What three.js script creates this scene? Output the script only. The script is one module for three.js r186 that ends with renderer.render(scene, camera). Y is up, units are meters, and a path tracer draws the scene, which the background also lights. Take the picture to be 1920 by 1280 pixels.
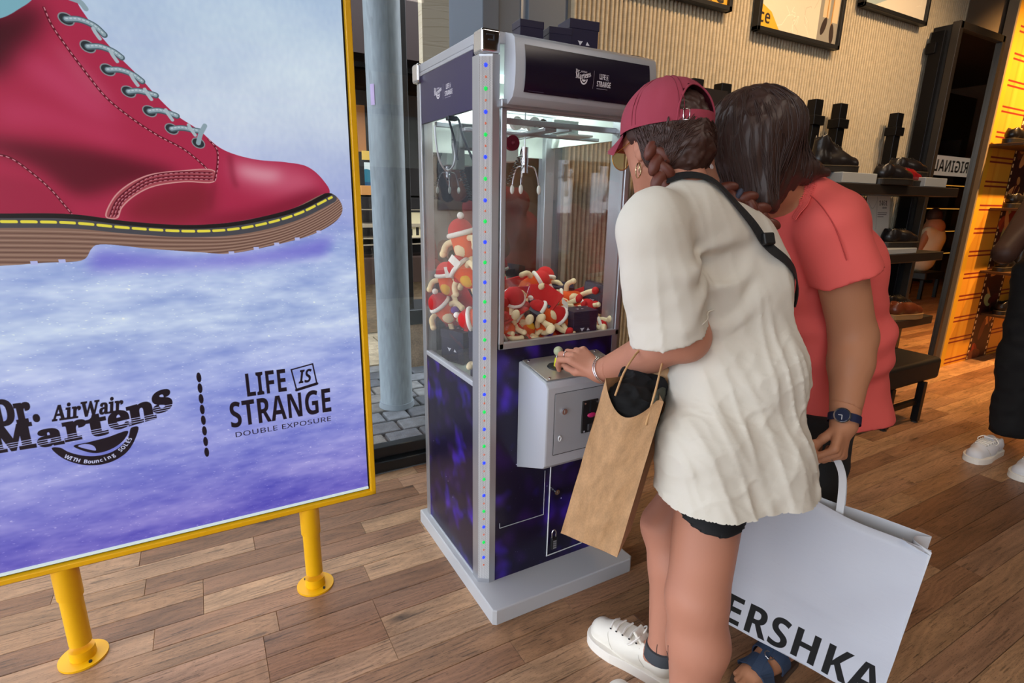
import * as THREE from 'three';
import { RoundedBoxGeometry } from 'three/addons/geometries/RoundedBoxGeometry.js';
import { mergeGeometries, mergeVertices, toCreasedNormals } from 'three/addons/utils/BufferGeometryUtils.js';
import { RectAreaLightUniformsLib } from 'three/addons/lights/RectAreaLightUniformsLib.js';
import { createNoise3D } from 'simplex-noise';
RectAreaLightUniformsLib.init();

// ---------------------------------------------------------------- camera, sky, exposure
const scene = new THREE.Scene();
const EYE = new THREE.Vector3(0, 1.22, 0), FOCAL = 1021.85;             // metres; focal length in pixels of the 1920 x 1280 frame
const CR = new THREE.Vector3(0.871, 0.0171, 0.4905).normalize();        // lens axes read from the vanishing points of the machine
const CU = new THREE.Vector3(0.1105, 0.967, -0.2295).normalize();
const CB = new THREE.Vector3().crossVectors(CR, CU).normalize();
CU.crossVectors(CB, CR);
const camera = new THREE.PerspectiveCamera(2 * Math.atan(640 / FOCAL) * 180 / Math.PI, 1.5, 0.05, 80);
camera.position.copy(EYE);
camera.quaternion.setFromRotationMatrix(new THREE.Matrix4().makeBasis(CR, CU, CB));
scene.add(camera);
const renderer = new THREE.WebGLRenderer({ antialias: true });
renderer.toneMapping = THREE.LinearToneMapping;
renderer.toneMappingExposure = 0.81;
renderer.shadowMap.enabled = true;
scene.background = new THREE.Color().setRGB(5.2, 5.6, 6.1);            // bright hazy overcast sky over the street

// ---------------------------------------------------------------- helpers
const V = (x, y, z) => new THREE.Vector3(x, y, z);
const ray = (px, py) => CR.clone().multiplyScalar(px - 960).addScaledVector(CU, 640 - py).addScaledVector(CB, -FOCAL);
const pz = (px, py, z) => { const d = ray(px, py); return EYE.clone().addScaledVector(d, (z - EYE.z) / d.z); };      // on the plane z
const pX = (px, py, x) => { const d = ray(px, py); return EYE.clone().addScaledVector(d, (x - EYE.x) / d.x); };
const pY = (px, py, y = 0) => { const d = ray(px, py); return EYE.clone().addScaledVector(d, (y - EYE.y) / d.y); };  // on the floor
let seed = 7;
const rnd = (a = 1, b) => { seed = (seed * 1664525 + 1013904223) >>> 0; const t = seed / 4294967296; return b === undefined ? t * a : a + (b - a) * t; };
const noise3 = createNoise3D(() => rnd());
const clamp = THREE.MathUtils.clamp, lerp = THREE.MathUtils.lerp, sstep = THREE.MathUtils.smoothstep;
const std = (color, roughness = 0.6, o = {}) => new THREE.MeshStandardMaterial({ color, roughness, ...o });
const phys = (color, roughness, o = {}) => new THREE.MeshPhysicalMaterial({ color, roughness, ...o });
const used = new Map();
const numbered = (n) => { const k = used.get(n) ?? 0; used.set(n, k + 1); return k ? n + '_' + String(k).padStart(3, '0') : n; };
function obj(name, geo, mat, parent) {
  if (Array.isArray(geo) && Array.isArray(mat)) geo = geo[0];
  const g = Array.isArray(geo) ? merge(geo) : geo;
  const m = new THREE.Mesh(g, mat); m.name = parent ? name : numbered(name); m.castShadow = m.receiveShadow = true;
  (parent ?? scene).add(m);
  return m;
}
function merge(list) {
  const l = list.map((g) => { const h = g.index ? g.toNonIndexed() : g; for (const k of Object.keys(h.attributes)) if (!['position', 'normal', 'uv'].includes(k)) h.deleteAttribute(k); if (!h.attributes.uv) h.setAttribute('uv', new THREE.BufferAttribute(new Float32Array(h.attributes.position.count * 2), 2)); return h; });
  return mergeGeometries(l);
}
function thing(name, label, category, at = [0, 0, 0], group, turn = 0) {
  const o = new THREE.Group(); o.name = numbered(name); o.position.set(...at); o.rotation.y = turn; scene.add(o);
  return tag(o, label, category, group);
}
function tag(o, label, category, group) { o.userData.label = label; o.userData.category = category; if (group) o.userData.group = group; return o; }
function struct(name, label, category) { const o = new THREE.Group(); o.name = numbered(name); scene.add(o); o.userData.kind = 'structure'; tag(o, label, category); return o; }
function dup(src, at, label, turn, group) {
  const c = src.clone(); c.name = numbered(src.name.replace(/_\d\d\d$/, '')); scene.add(c); c.userData = { ...src.userData };
  if (at) c.position.set(...at); if (turn !== undefined) c.rotation.y = turn; if (label) c.userData.label = label; if (group) c.userData.group = group;
  return c;
}
const bx = (w, h, d, x = 0, y = 0, z = 0) => new THREE.BoxGeometry(w, h, d).translate(x, y, z);
const span = (x0, x1, y0, y1, z0, z1) => bx(x1 - x0, y1 - y0, z1 - z0, (x0 + x1) / 2, (y0 + y1) / 2, (z0 + z1) / 2);
const rb = (w, h, d, r, x = 0, y = 0, z = 0, seg = 2) => new RoundedBoxGeometry(w, h, d, seg, r).translate(x, y, z);
const rspan = (x0, x1, y0, y1, z0, z1, r = 0.004) => rb(x1 - x0, y1 - y0, z1 - z0, r, (x0 + x1) / 2, (y0 + y1) / 2, (z0 + z1) / 2);
const cyl = (r0, r1, h, x = 0, y = 0, z = 0, n = 24) => new THREE.CylinderGeometry(r1, r0, h, n).translate(x, y, z);
const sph = (r, x = 0, y = 0, z = 0, sx = 1, sy = 1, sz = 1, n = 20) => new THREE.SphereGeometry(r, n, Math.round(n * 0.7)).scale(sx, sy, sz).translate(x, y, z);
const tube = (pts, r, n = 48, m = 8, closed = false) => new THREE.TubeGeometry(new THREE.CatmullRomCurve3(pts.map((p) => (p.isVector3 ? p : V(...p))), closed, 'centripetal'), n, r, m, closed);
const bar = (a, b, r, m = 10) => { const d = b.clone().sub(a), l = d.length(); return new THREE.CylinderGeometry(r, r, l, m).applyQuaternion(new THREE.Quaternion().setFromUnitVectors(V(0, 1, 0), d.normalize())).translate((a.x + b.x) / 2, (a.y + b.y) / 2, (a.z + b.z) / 2); };
function extrude(pts, depth, bevel = 0) { // outline in x,y; depth along z from 0
  const s = new THREE.Shape(); pts.forEach(([x, y], i) => (i ? s.lineTo(x, y) : s.moveTo(x, y)));
  return new THREE.ExtrudeGeometry(s, { depth, bevelEnabled: bevel > 0, bevelSize: bevel, bevelThickness: bevel, bevelSegments: 2, curveSegments: 12 });
}
function boxUV(g, k = 1) { // uv in metres by the axis a face points along
  if (g.index) g = g.toNonIndexed();
  const p = g.attributes.position, n = g.attributes.normal, uv = new Float32Array(p.count * 2);
  for (let i = 0; i < p.count; i++) {
    const ax = Math.abs(n.getX(i)), ay = Math.abs(n.getY(i)), az = Math.abs(n.getZ(i));
    const [u, v] = ay >= ax && ay >= az ? [p.getX(i), p.getZ(i)] : ax >= az ? [p.getZ(i), p.getY(i)] : [p.getX(i), p.getY(i)];
    uv[i * 2] = u * k; uv[i * 2 + 1] = v * k;
  }
  g.setAttribute('uv', new THREE.BufferAttribute(uv, 2)); return g;
}
function canvasTex(w, h, draw, srgb = true) {
  const c = document.createElement('canvas'); c.width = w; c.height = h; draw(c.getContext('2d'), w, h);
  const t = new THREE.CanvasTexture(c); if (srgb) t.colorSpace = THREE.SRGBColorSpace; t.wrapS = t.wrapT = THREE.RepeatWrapping; t.magFilter = THREE.LinearFilter; return t;
}
function dataTex(w, h, f, srgb = true) { // f(u, v) -> [r, g, b] 0..255
  const d = new Uint8Array(w * h * 4);
  for (let y = 0; y < h; y++) for (let x = 0; x < w; x++) { const c = f(x / w, y / h), o = (y * w + x) * 4; d[o] = clamp(c[0], 0, 255); d[o + 1] = clamp(c[1], 0, 255); d[o + 2] = clamp(c[2], 0, 255); d[o + 3] = 255; }
  const t = new THREE.DataTexture(d, w, h); if (srgb) t.colorSpace = THREE.SRGBColorSpace; t.wrapS = t.wrapT = THREE.RepeatWrapping; t.magFilter = THREE.LinearFilter; t.minFilter = THREE.LinearFilter; t.needsUpdate = true; return t;
}
// ---- distance fields, joined smoothly and meshed by surface nets
const sdCap = (a, b, ra, rb2 = ra) => { const dx = b.x - a.x, dy = b.y - a.y, dz = b.z - a.z, l2 = dx * dx + dy * dy + dz * dz || 1e-9;
  return (x, y, z) => { const px = x - a.x, py = y - a.y, pz2 = z - a.z; let t = (px * dx + py * dy + pz2 * dz) / l2; t = t < 0 ? 0 : t > 1 ? 1 : t; const qx = px - dx * t, qy = py - dy * t, qz = pz2 - dz * t; return Math.sqrt(qx * qx + qy * qy + qz * qz) - (ra + (rb2 - ra) * t); }; };
const sdEll = (c, r, q) => { const inv = q ? q.clone().invert() : null, v = V(0, 0, 0), m = Math.min(r.x, r.y, r.z);
  return (x, y, z) => { v.set(x - c.x, y - c.y, z - c.z); if (inv) v.applyQuaternion(inv); const k0 = Math.hypot(v.x / r.x, v.y / r.y, v.z / r.z), k1 = Math.hypot(v.x / (r.x * r.x), v.y / (r.y * r.y), v.z / (r.z * r.z)); return k1 < 1e-9 ? -m : k0 * (k0 - 1) / k1; }; };
const smin = (a, b, k) => { const h = Math.max(k - Math.abs(a - b), 0) / k; return Math.min(a, b) - h * h * k * 0.25; };
const join = (list, k) => (x, y, z) => { let d = list[0](x, y, z); for (let i = 1; i < list.length; i++) d = smin(d, list[i](x, y, z), k); return d; };
const blend = (f, g, k) => (x, y, z) => smin(f(x, y, z), g(x, y, z), k);
function net(f, lo, hi, cell) {
  const nx = Math.ceil((hi.x - lo.x) / cell) + 1, ny = Math.ceil((hi.y - lo.y) / cell) + 1, nz = Math.ceil((hi.z - lo.z) / cell) + 1, D = new Float32Array(nx * ny * nz), id = (i, j, k) => (k * ny + j) * nx + i;
  const B = 4, skip = cell * B * 1.75;                                     // coarse blocks far from the surface are not sampled
  for (let k0 = 0; k0 < nz; k0 += B) for (let j0 = 0; j0 < ny; j0 += B) for (let i0 = 0; i0 < nx; i0 += B) {
    const c = f(lo.x + (i0 + 1.5) * cell, lo.y + (j0 + 1.5) * cell, lo.z + (k0 + 1.5) * cell), far = Math.abs(c) > skip + 0.02;
    for (let k = k0; k < Math.min(k0 + B, nz); k++) for (let j = j0; j < Math.min(j0 + B, ny); j++) for (let i = i0; i < Math.min(i0 + B, nx); i++) D[id(i, j, k)] = far ? c : f(lo.x + i * cell, lo.y + j * cell, lo.z + k * cell);
  }
  const at = new Int32Array(nx * ny * nz).fill(-1), pos = [], idx = [];
  for (let k = 0; k < nz - 1; k++) for (let j = 0; j < ny - 1; j++) for (let i = 0; i < nx - 1; i++) {
    let n = 0, sx = 0, sy = 0, sz = 0, neg = 0;
    for (let c = 0; c < 8; c++) if (D[id(i + (c & 1), j + (c >> 1 & 1), k + (c >> 2))] < 0) neg++;
    if (neg === 0 || neg === 8) continue;
    for (let a = 0; a < 8; a++) for (const b of [a | 1, a | 2, a | 4]) if (b !== a) {
      const da = D[id(i + (a & 1), j + (a >> 1 & 1), k + (a >> 2))], db = D[id(i + (b & 1), j + (b >> 1 & 1), k + (b >> 2))];
      if ((da < 0) !== (db < 0)) { const t = da / (da - db); sx += (a & 1) + ((b & 1) - (a & 1)) * t; sy += (a >> 1 & 1) + ((b >> 1 & 1) - (a >> 1 & 1)) * t; sz += (a >> 2) + ((b >> 2) - (a >> 2)) * t; n++; }
    }
    at[id(i, j, k)] = pos.length / 3; pos.push(lo.x + (i + sx / n) * cell, lo.y + (j + sy / n) * cell, lo.z + (k + sz / n) * cell);
  }
  const quad = (a, b, c, d, flip) => { if (a < 0 || b < 0 || c < 0 || d < 0) return; flip ? idx.push(a, c, b, a, d, c) : idx.push(a, b, c, a, c, d); };
  for (let k = 1; k < nz - 1; k++) for (let j = 1; j < ny - 1; j++) for (let i = 1; i < nx - 1; i++) {
    const d = D[id(i, j, k)] < 0;
    if (d !== D[id(i + 1, j, k)] < 0) quad(at[id(i, j - 1, k - 1)], at[id(i, j, k - 1)], at[id(i, j, k)], at[id(i, j - 1, k)], !d);
    if (d !== D[id(i, j + 1, k)] < 0) quad(at[id(i - 1, j, k - 1)], at[id(i - 1, j, k)], at[id(i, j, k)], at[id(i, j, k - 1)], !d);
    if (d !== D[id(i, j, k + 1)] < 0) quad(at[id(i - 1, j - 1, k)], at[id(i, j - 1, k)], at[id(i, j, k)], at[id(i - 1, j, k)], !d);
  }
  const g = new THREE.BufferGeometry(); g.setAttribute('position', new THREE.Float32BufferAttribute(pos, 3)); g.setIndex(idx); g.computeVertexNormals();
  g.setAttribute('uv', new THREE.BufferAttribute(new Float32Array(pos.length / 3 * 2), 2));
  return g;
}
const grad = (f, p, e = 0.002) => V(f(p.x + e, p.y, p.z) - f(p.x - e, p.y, p.z), f(p.x, p.y + e, p.z) - f(p.x, p.y - e, p.z), f(p.x, p.y, p.z + e) - f(p.x, p.y, p.z - e)).normalize();
const onto = (f, p, lift = 0) => { const q = p.clone(); for (let i = 0; i < 12; i++) { const d = f(q.x, q.y, q.z) - lift; if (Math.abs(d) < 2e-4) break; q.addScaledVector(grad(f, q), -d * 0.8); } return q; };
// a band of width w that follows points over a field's surface
function ribbon(pts, w, thick, f, lift = 0.002, across) {
  const n = pts.length, pos = [], idx = [], P = pts.map((p) => (f ? onto(f, p, lift) : p));
  for (let i = 0; i < n; i++) {
    const t = P[Math.min(i + 1, n - 1)].clone().sub(P[Math.max(i - 1, 0)]).normalize(), nn = f ? grad(f, P[i]) : across.clone(), s = t.clone().cross(nn).normalize(); if (f) nn.crossVectors(s, t).normalize();
    for (const [a, b] of [[-1, 0], [1, 0], [1, 1], [-1, 1]]) { const q = P[i].clone().addScaledVector(s, a * w / 2).addScaledVector(nn, b * thick); pos.push(q.x, q.y, q.z); }
    if (i) for (let c = 0; c < 4; c++) { const a = (i - 1) * 4 + c, b = (i - 1) * 4 + (c + 1) % 4; idx.push(a, b, a + 4, b, b + 4, a + 4); }
  }
  idx.push(0, 2, 1, 0, 3, 2); const e = (n - 1) * 4; idx.push(e, e + 1, e + 2, e, e + 2, e + 3);
  const g = new THREE.BufferGeometry(); g.setAttribute('position', new THREE.Float32BufferAttribute(pos, 3)); g.setIndex(idx); const h = g.toNonIndexed(); h.computeVertexNormals(); return h;
}
const curve = (pts, n) => new THREE.CatmullRomCurve3(pts.map((p) => (p.isVector3 ? p : V(...p))), false, 'centripetal').getPoints(n);
function loft(rings, close = true, caps = true) { // rings: arrays of equal length of Vector3
  const n = rings[0].length, pos = [], idx = [];
  rings.forEach((r) => r.forEach((p) => pos.push(p.x, p.y, p.z)));
  for (let i = 0; i < rings.length - 1; i++) for (let j = 0; j < (close ? n : n - 1); j++) { const a = i * n + j, b = i * n + (j + 1) % n; idx.push(a, b, a + n, b, b + n, a + n); }
  if (caps && close) for (const [k, s] of [[0, 1], [rings.length - 1, 0]]) { const c = pos.length / 3, m = rings[k].reduce((s2, p) => s2.add(p), V(0, 0, 0)).divideScalar(n); pos.push(m.x, m.y, m.z); for (let j = 0; j < n; j++) { const a = k * n + j, b = k * n + (j + 1) % n; s ? idx.push(a, c, b) : idx.push(a, b, c); } }
  const g = new THREE.BufferGeometry(); g.setAttribute('position', new THREE.Float32BufferAttribute(pos, 3)); g.setIndex(idx); g.computeVertexNormals(); g.setAttribute('uv', new THREE.BufferAttribute(new Float32Array(pos.length / 3 * 2), 2)); return g;
}
// ---------------------------------------------------------------- shared materials
const M = {
  black: std('#141416', 0.45), blackMetal: std('#17171a', 0.35, { metalness: 0.6 }), darkSteel: std('#3c4148', 0.4, { metalness: 0.7 }),
  alu: std('#b9bcc2', 0.34, { metalness: 0.75 }), aluPaint: std('#b4b8c0', 0.42, { metalness: 0.15 }), chrome: std('#d8d8dc', 0.12, { metalness: 1 }), whitePaint: std('#d9dce0', 0.5),
  yellow: std('#f0b400', 0.38), glass: phys('#ffffff', 0, { transmission: 1, thickness: 0, ior: 1.5 }), rubber: std('#1b1b1c', 0.8),
};
// ---------------------------------------------------------------- floor of oak boards
const grains = [0, 1, 2, 3].map((s) => dataTex(1024, 160, (u, v) => {
  const x = u * 1.2, y = v * 0.16, o = s * 17.3;
  const warp = noise3(x * 2.2, y * 9, o) * 0.02 + noise3(x * 7, y * 22, o + 5) * 0.004;
  const ring = Math.sin((y + warp * (1 + s * 0.5)) * (s === 1 ? 420 : 260) + x * 3);
  const fine = noise3(x * 14, y * 520, o + 2), pore = noise3(x * 40, y * 900, o + 9), cloud = noise3(x * 3, y * 14, o + 3);
  const knot = Math.max(0, 1 - Math.hypot((x - 0.3 - s * 0.2) * 18, (y - 0.05) * 55)) * (s % 2);
  let k = 1 + ring * 0.05 + fine * 0.07 + cloud * 0.1 - (pore > 0.62 ? 0.2 : 0) - knot * 0.5 - (noise3(x * 5, y * 90, o + 20) > 0.72 ? 0.22 : 0);
  return [218 * k, 205 * k, 190 * k];
}));
grains.forEach((t) => { t.wrapS = t.wrapT = THREE.MirroredRepeatWrapping; t.repeat.set(1 / 1.2, 1 / 0.16); });
const TONES = ['#c2a084', '#b39072', '#cdac8e', '#a6826a', '#bf9c84', '#af8a70', '#c8a788', '#99755c'];
const plankMats = []; TONES.forEach((c, i) => { for (const j of [i % 4, (i + 1) % 4]) plankMats.push(std(c, 0.42, { map: grains[j], bumpMap: grains[j], bumpScale: 0.0008 })); });
function plankGeo(x0, x1, z0, z1, top) {
  const g = 0.0006, b = 0.001, h = 0.014; x0 += g * 0.5; x1 -= g * 0.5; z0 += g; z1 -= g;
  const P = [[x0, z0], [x1, z0], [x1, z1], [x0, z1]], I = [[x0 + b, z0 + b], [x1 - b, z0 + b], [x1 - b, z1 - b], [x0 + b, z1 - b]], pos = [], uv = [], ou = rnd(6), ov = rnd(3);
  const quad = (...q) => { for (const k of [0, 2, 1, 0, 3, 2]) { const p = q[k]; pos.push(...p); uv.push(p[0] + ou, p[2] + ov + p[1]); } };
  const T = I.map(([x, z]) => [x, top, z]), E = P.map(([x, z]) => [x, top - 0.0012, z]), L = P.map(([x, z]) => [x, top - h, z]);
  quad(T[0], T[1], T[2], T[3]);
  for (let k = 0; k < 4; k++) { const n = (k + 1) % 4; quad(E[k], E[n], T[n], T[k]); quad(L[k], L[n], E[n], E[k]); }
  const m = new THREE.BufferGeometry(); m.setAttribute('position', new THREE.Float32BufferAttribute(pos, 3)); m.setAttribute('uv', new THREE.Float32BufferAttribute(uv, 2)); m.computeVertexNormals(); return m;
}
const floor = struct('floor', 'oak board floor of the shop in mixed brown tones', 'floor');
obj('subfloor', [span(-2.7, 11.2, -0.2, -0.0145, -2.24, 4.6)], std('#2a1d12', 0.9), floor);
{
  const known = { '-2': [0.033, 0.346, 1.25], '-1': [0.033, 0.346], 0: [0.346, 1.1], '-3': [0.077, 0.9], '-4': [0.364, -0.237], '-5': [-0.113, 0.7], '-6': [-0.113, 0.62], '-7': [-0.274, 0.42], '-8': [0.05], '-9': [-0.3] };
  const rest = plankMats.map(() => []);
  for (let k = -11; k < 67; k++) {
    const z0 = -1.2875 + 0.0875 * k, z1 = z0 + 0.0875; if (z1 > 4.6) break;
    const cuts = [-2.7]; const kn = (known[k] ?? []).slice().sort((a, b) => a - b);
    while (cuts[cuts.length - 1] < 11.2) { const c = cuts[cuts.length - 1]; const nx = kn.find((q) => q > c + 0.2 && q < c + 1.15); cuts.push(nx ?? c + rnd(0.55, 1.15)); }
    for (let i = 0; i < cuts.length - 1; i++) {
      const x0 = cuts[i], x1 = Math.min(cuts[i + 1], 11.2), g = plankGeo(x0, x1, Math.max(z0, -2.235), z1, rnd(-0.0004, 0.0004)), mi = Math.floor(rnd(plankMats.length));
      if (z0 > -2.23 && z0 < -0.33 && x1 > -0.9 && x0 < 7.3) obj('plank', g, plankMats[mi], floor); else rest[mi].push(g);
    }
  }
  rest.forEach((l, i) => { if (l.length) obj('plank_field', l, plankMats[i], floor).userData.kind = 'stuff'; });
}
// ---------------------------------------------------------------- walls, ceiling
const WALLZ = -1.95, CEIL = 3.1;
const plaster = dataTex(256, 256, (u, v) => { const k = 1 + noise3(u * 6, v * 6, 1) * 0.04 + noise3(u * 40, v * 40, 2) * 0.03; return [235 * k, 232 * k, 226 * k]; });
const wallBack = struct('wall_back', 'cream wall of fine vertical plaster flutes behind the shoe rack', 'wall');
{
  const x0 = 1.355, x1 = 4.95, pitch = 0.0228, n = Math.floor((x1 - x0) / pitch), rows = 40, prof = [[0, -0.016], [0.14, -0.015], [0.2, -0.004], [0.32, 0.0002], [0.52, 0.0014], [0.72, 0.0002], [0.84, -0.004], [0.9, -0.015]], pos = [], idx = [], uv = [], W = n * prof.length;
  for (let r = 0; r <= rows; r++) { const y = CEIL * r / rows; for (let i = 0; i < n; i++) for (const [t, d] of prof) { const wob = noise3(i * 0.7, y * 2.2, 3) * 0.0016 + noise3(i * 3.1, y * 7, 6) * 0.0008; pos.push(x0 + (i + t) * pitch + wob, y, WALLZ + d + noise3(i * 2.3, y * 3, 9) * 0.0007); uv.push(i * pitch * 4, y * 4); } }
  for (let r = 0; r < rows; r++) for (let i = 0; i < W - 1; i++) { const a = r * W + i; idx.push(a, a + 1, a + W, a + 1, a + W + 1, a + W); }
  const g = new THREE.BufferGeometry(); g.setAttribute('position', new THREE.Float32BufferAttribute(pos, 3)); g.setAttribute('uv', new THREE.Float32BufferAttribute(uv, 2)); g.setIndex(idx); g.computeVertexNormals();
  obj('flutes', g, std('#cbbfa8', 0.8, { map: plaster }), wallBack).userData.kind = 'stuff';
  obj('wall_core', [span(1.355, 11.2, -0.2, CEIL, WALLZ - 0.3, WALLZ - 0.018)], std('#8d7f6b', 0.8), wallBack);
  obj('plain_panel', [span(4.36, 11.2, 0, CEIL, WALLZ - 0.02, WALLZ + 0.004)], std('#6f6355', 0.7), wallBack);
}
const ceil = struct('ceiling', 'dark painted shop ceiling above the frame', 'ceiling');
obj('ceiling_slab', [span(-2.9, 11.5, CEIL, CEIL + 0.2, -2.6, 4.9)], std('#2b2a2a', 0.8), ceil);
const wallRight = struct('wall_right', 'far right wall of the shop', 'wall');
obj('wall_core', [span(11.2, 11.5, -0.2, CEIL, -2.3, 4.9)], std('#54504a', 0.8), wallRight);
const wallFront = struct('wall_front', 'cream wall on the far side of the shop facing the machine', 'wall');
obj('wall_core', [span(-2.9, 11.5, -0.2, CEIL, 4.6, 4.9)], std('#b5a68c', 0.8), wallFront);
const wallLeft = struct('wall_left', 'unseen wide open shop entrance with dark posts and lintel', 'wall');  // out of view, opened wide to let daylight in from the left
obj('lintel', [span(-2.9, -2.62, 2.75, CEIL, -2.3, 4.9)], M.darkSteel, wallLeft);
for (const z of [-2.2, 0.9, 4.45]) obj('post', [span(-2.9, -2.7, -0.2, 2.75, z - 0.08, z + 0.08)], M.darkSteel, wallLeft);
// ---------------------------------------------------------------- shop window at the back left
const steelBlue = std('#626d7c', 0.5);
const win = struct('window_1', 'full height shop window with dark steel frame between sign and machine', 'window');
obj('sill_frame', [rspan(-2.62, 1.36, 0, 0.055, -2.30, -2.235, 0.006), rspan(-2.62, 1.36, 0.06, 0.115, -2.315, -2.262, 0.006)], std('#15171a', 0.35), win);
obj('head_frame', [span(-2.62, 1.36, 2.9, CEIL, -2.32, -2.24)], std('#24282e', 0.5), win);
obj('pane', [span(-2.6, 0.99, 0.1, 2.92, -2.293, -2.287)], M.glass, win);
obj('post', [rspan(0.985, 1.055, 0, CEIL, -2.30, -1.99, 0.005)], steelBlue, win);
obj('post', [rspan(1.055, 1.16, 0, CEIL, -2.32, -2.01, 0.005)], steelBlue, win);
obj('post', [rspan(1.175, 1.36, 0, CEIL, -2.28, -1.985, 0.005)], steelBlue, win);
obj('seam_strip', [span(1.155, 1.178, 0, CEIL, -2.2, -2.005)], M.alu, win);
// ---------------------------------------------------------------- street outside
const street = struct('pavement', 'grey stone street pavement outside the shop window', 'pavement');
const stoneTex = dataTex(256, 256, (u, v) => { const k = 1 + noise3(u * 5, v * 5, 41) * 0.12 + noise3(u * 30, v * 30, 42) * 0.1 + noise3(u * 90, v * 90, 43) * 0.08; return [200 * k, 198 * k, 196 * k]; });
obj('ground', [span(-40, 40, -0.3, -0.03, -40, -2.33), span(-40, -2.9, -0.3, -0.03, -2.33, 40)], std('#6d6c6c', 0.85, { map: stoneTex }), street);
{
  const greys = ['#787e86', '#666b73', '#878a8c', '#595f68', '#7f7d7a'].map((c) => std(c, 0.6, { map: stoneTex, bumpMap: stoneTex, bumpScale: 0.004 })), sand = ['#b5a688', '#a8987a', '#c0b193'].map((c) => std(c, 0.75, { map: stoneTex }));
  for (let r = 0; r < 9; r++) { const z0 = -2.52 - r * 0.15; let x = 0.28 + (r % 2) * 0.07; while (x < 1.75) { const w = rnd(0.14, 0.2), g = boxUV(rb(w - 0.012, 0.06, 0.15 - 0.014, 0.012, x + w / 2, -0.032 + rnd(-0.003, 0.003), z0 - 0.075, 2), 3); obj('stone', g, greys[Math.floor(rnd(5))], street); x += w; } }
  obj('kerb_stone', [rspan(0.2, 1.8, -0.08, -0.001, -2.52, -2.44, 0.006)], greys[2], street);
  for (let r = 0; r < 5; r++) { const z0 = -3.9 - r * 0.42; let x = 0.2; while (x < 3) { const w = rnd(0.4, 0.6); obj('stone', boxUV(rb(w - 0.01, 0.06, 0.41, 0.008, x + w / 2, -0.03, z0 - 0.2), 2), sand[Math.floor(rnd(3))], street); x += w; } }
}
const drain = thing('drain_grate', 'slotted steel drainage channel running along the shop window', 'drain', [0, 0, -2.38]);
obj('rail', [rspan(0.2, 1.8, -0.04, 0.004, -0.058, -0.046, 0.002), rspan(0.2, 1.8, -0.04, 0.004, 0.046, 0.058, 0.002)], M.alu, drain);
for (let i = 0; i < 50; i++) obj('slat', rspan(0.22 + i * 0.031, 0.236 + i * 0.031, -0.02, 0.002, -0.048, 0.048, 0.002), M.alu, drain);
obj('channel', [span(0.2, 1.8, -0.05, -0.03, -0.05, 0.05)], M.black, drain);
// round steel column on the pavement
const col = thing('steel_column', 'round grey painted column standing on the pavement outside the window', 'column', [0.93, 0, -3.03]);
const colTex = dataTex(256, 512, (u, v) => { const k = 1 + noise3(u * 8, v * 5, 51) * 0.06 + noise3(u * 30, v * 40, 52) * 0.05 - (noise3(u * 10, v * 14, 53) > 0.7 ? 0.07 : 0); return [205 * k, 210 * k, 214 * k]; });
obj('shaft', cyl(0.094, 0.092, 3.6, 0, 1.8, 0, 48), std('#a9b4ba', 0.5, { map: colTex }), col);
obj('base_ring', cyl(0.105, 0.1, 0.03, 0, 0.015, 0, 48), std('#79848d', 0.6), col);
obj('sticker', new THREE.CylinderGeometry(0.0955, 0.0955, 0.1, 10, 1, true, -1.15, 0.28).translate(0, 1.72, 0), std('#b7a3d0', 0.5), col);
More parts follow.
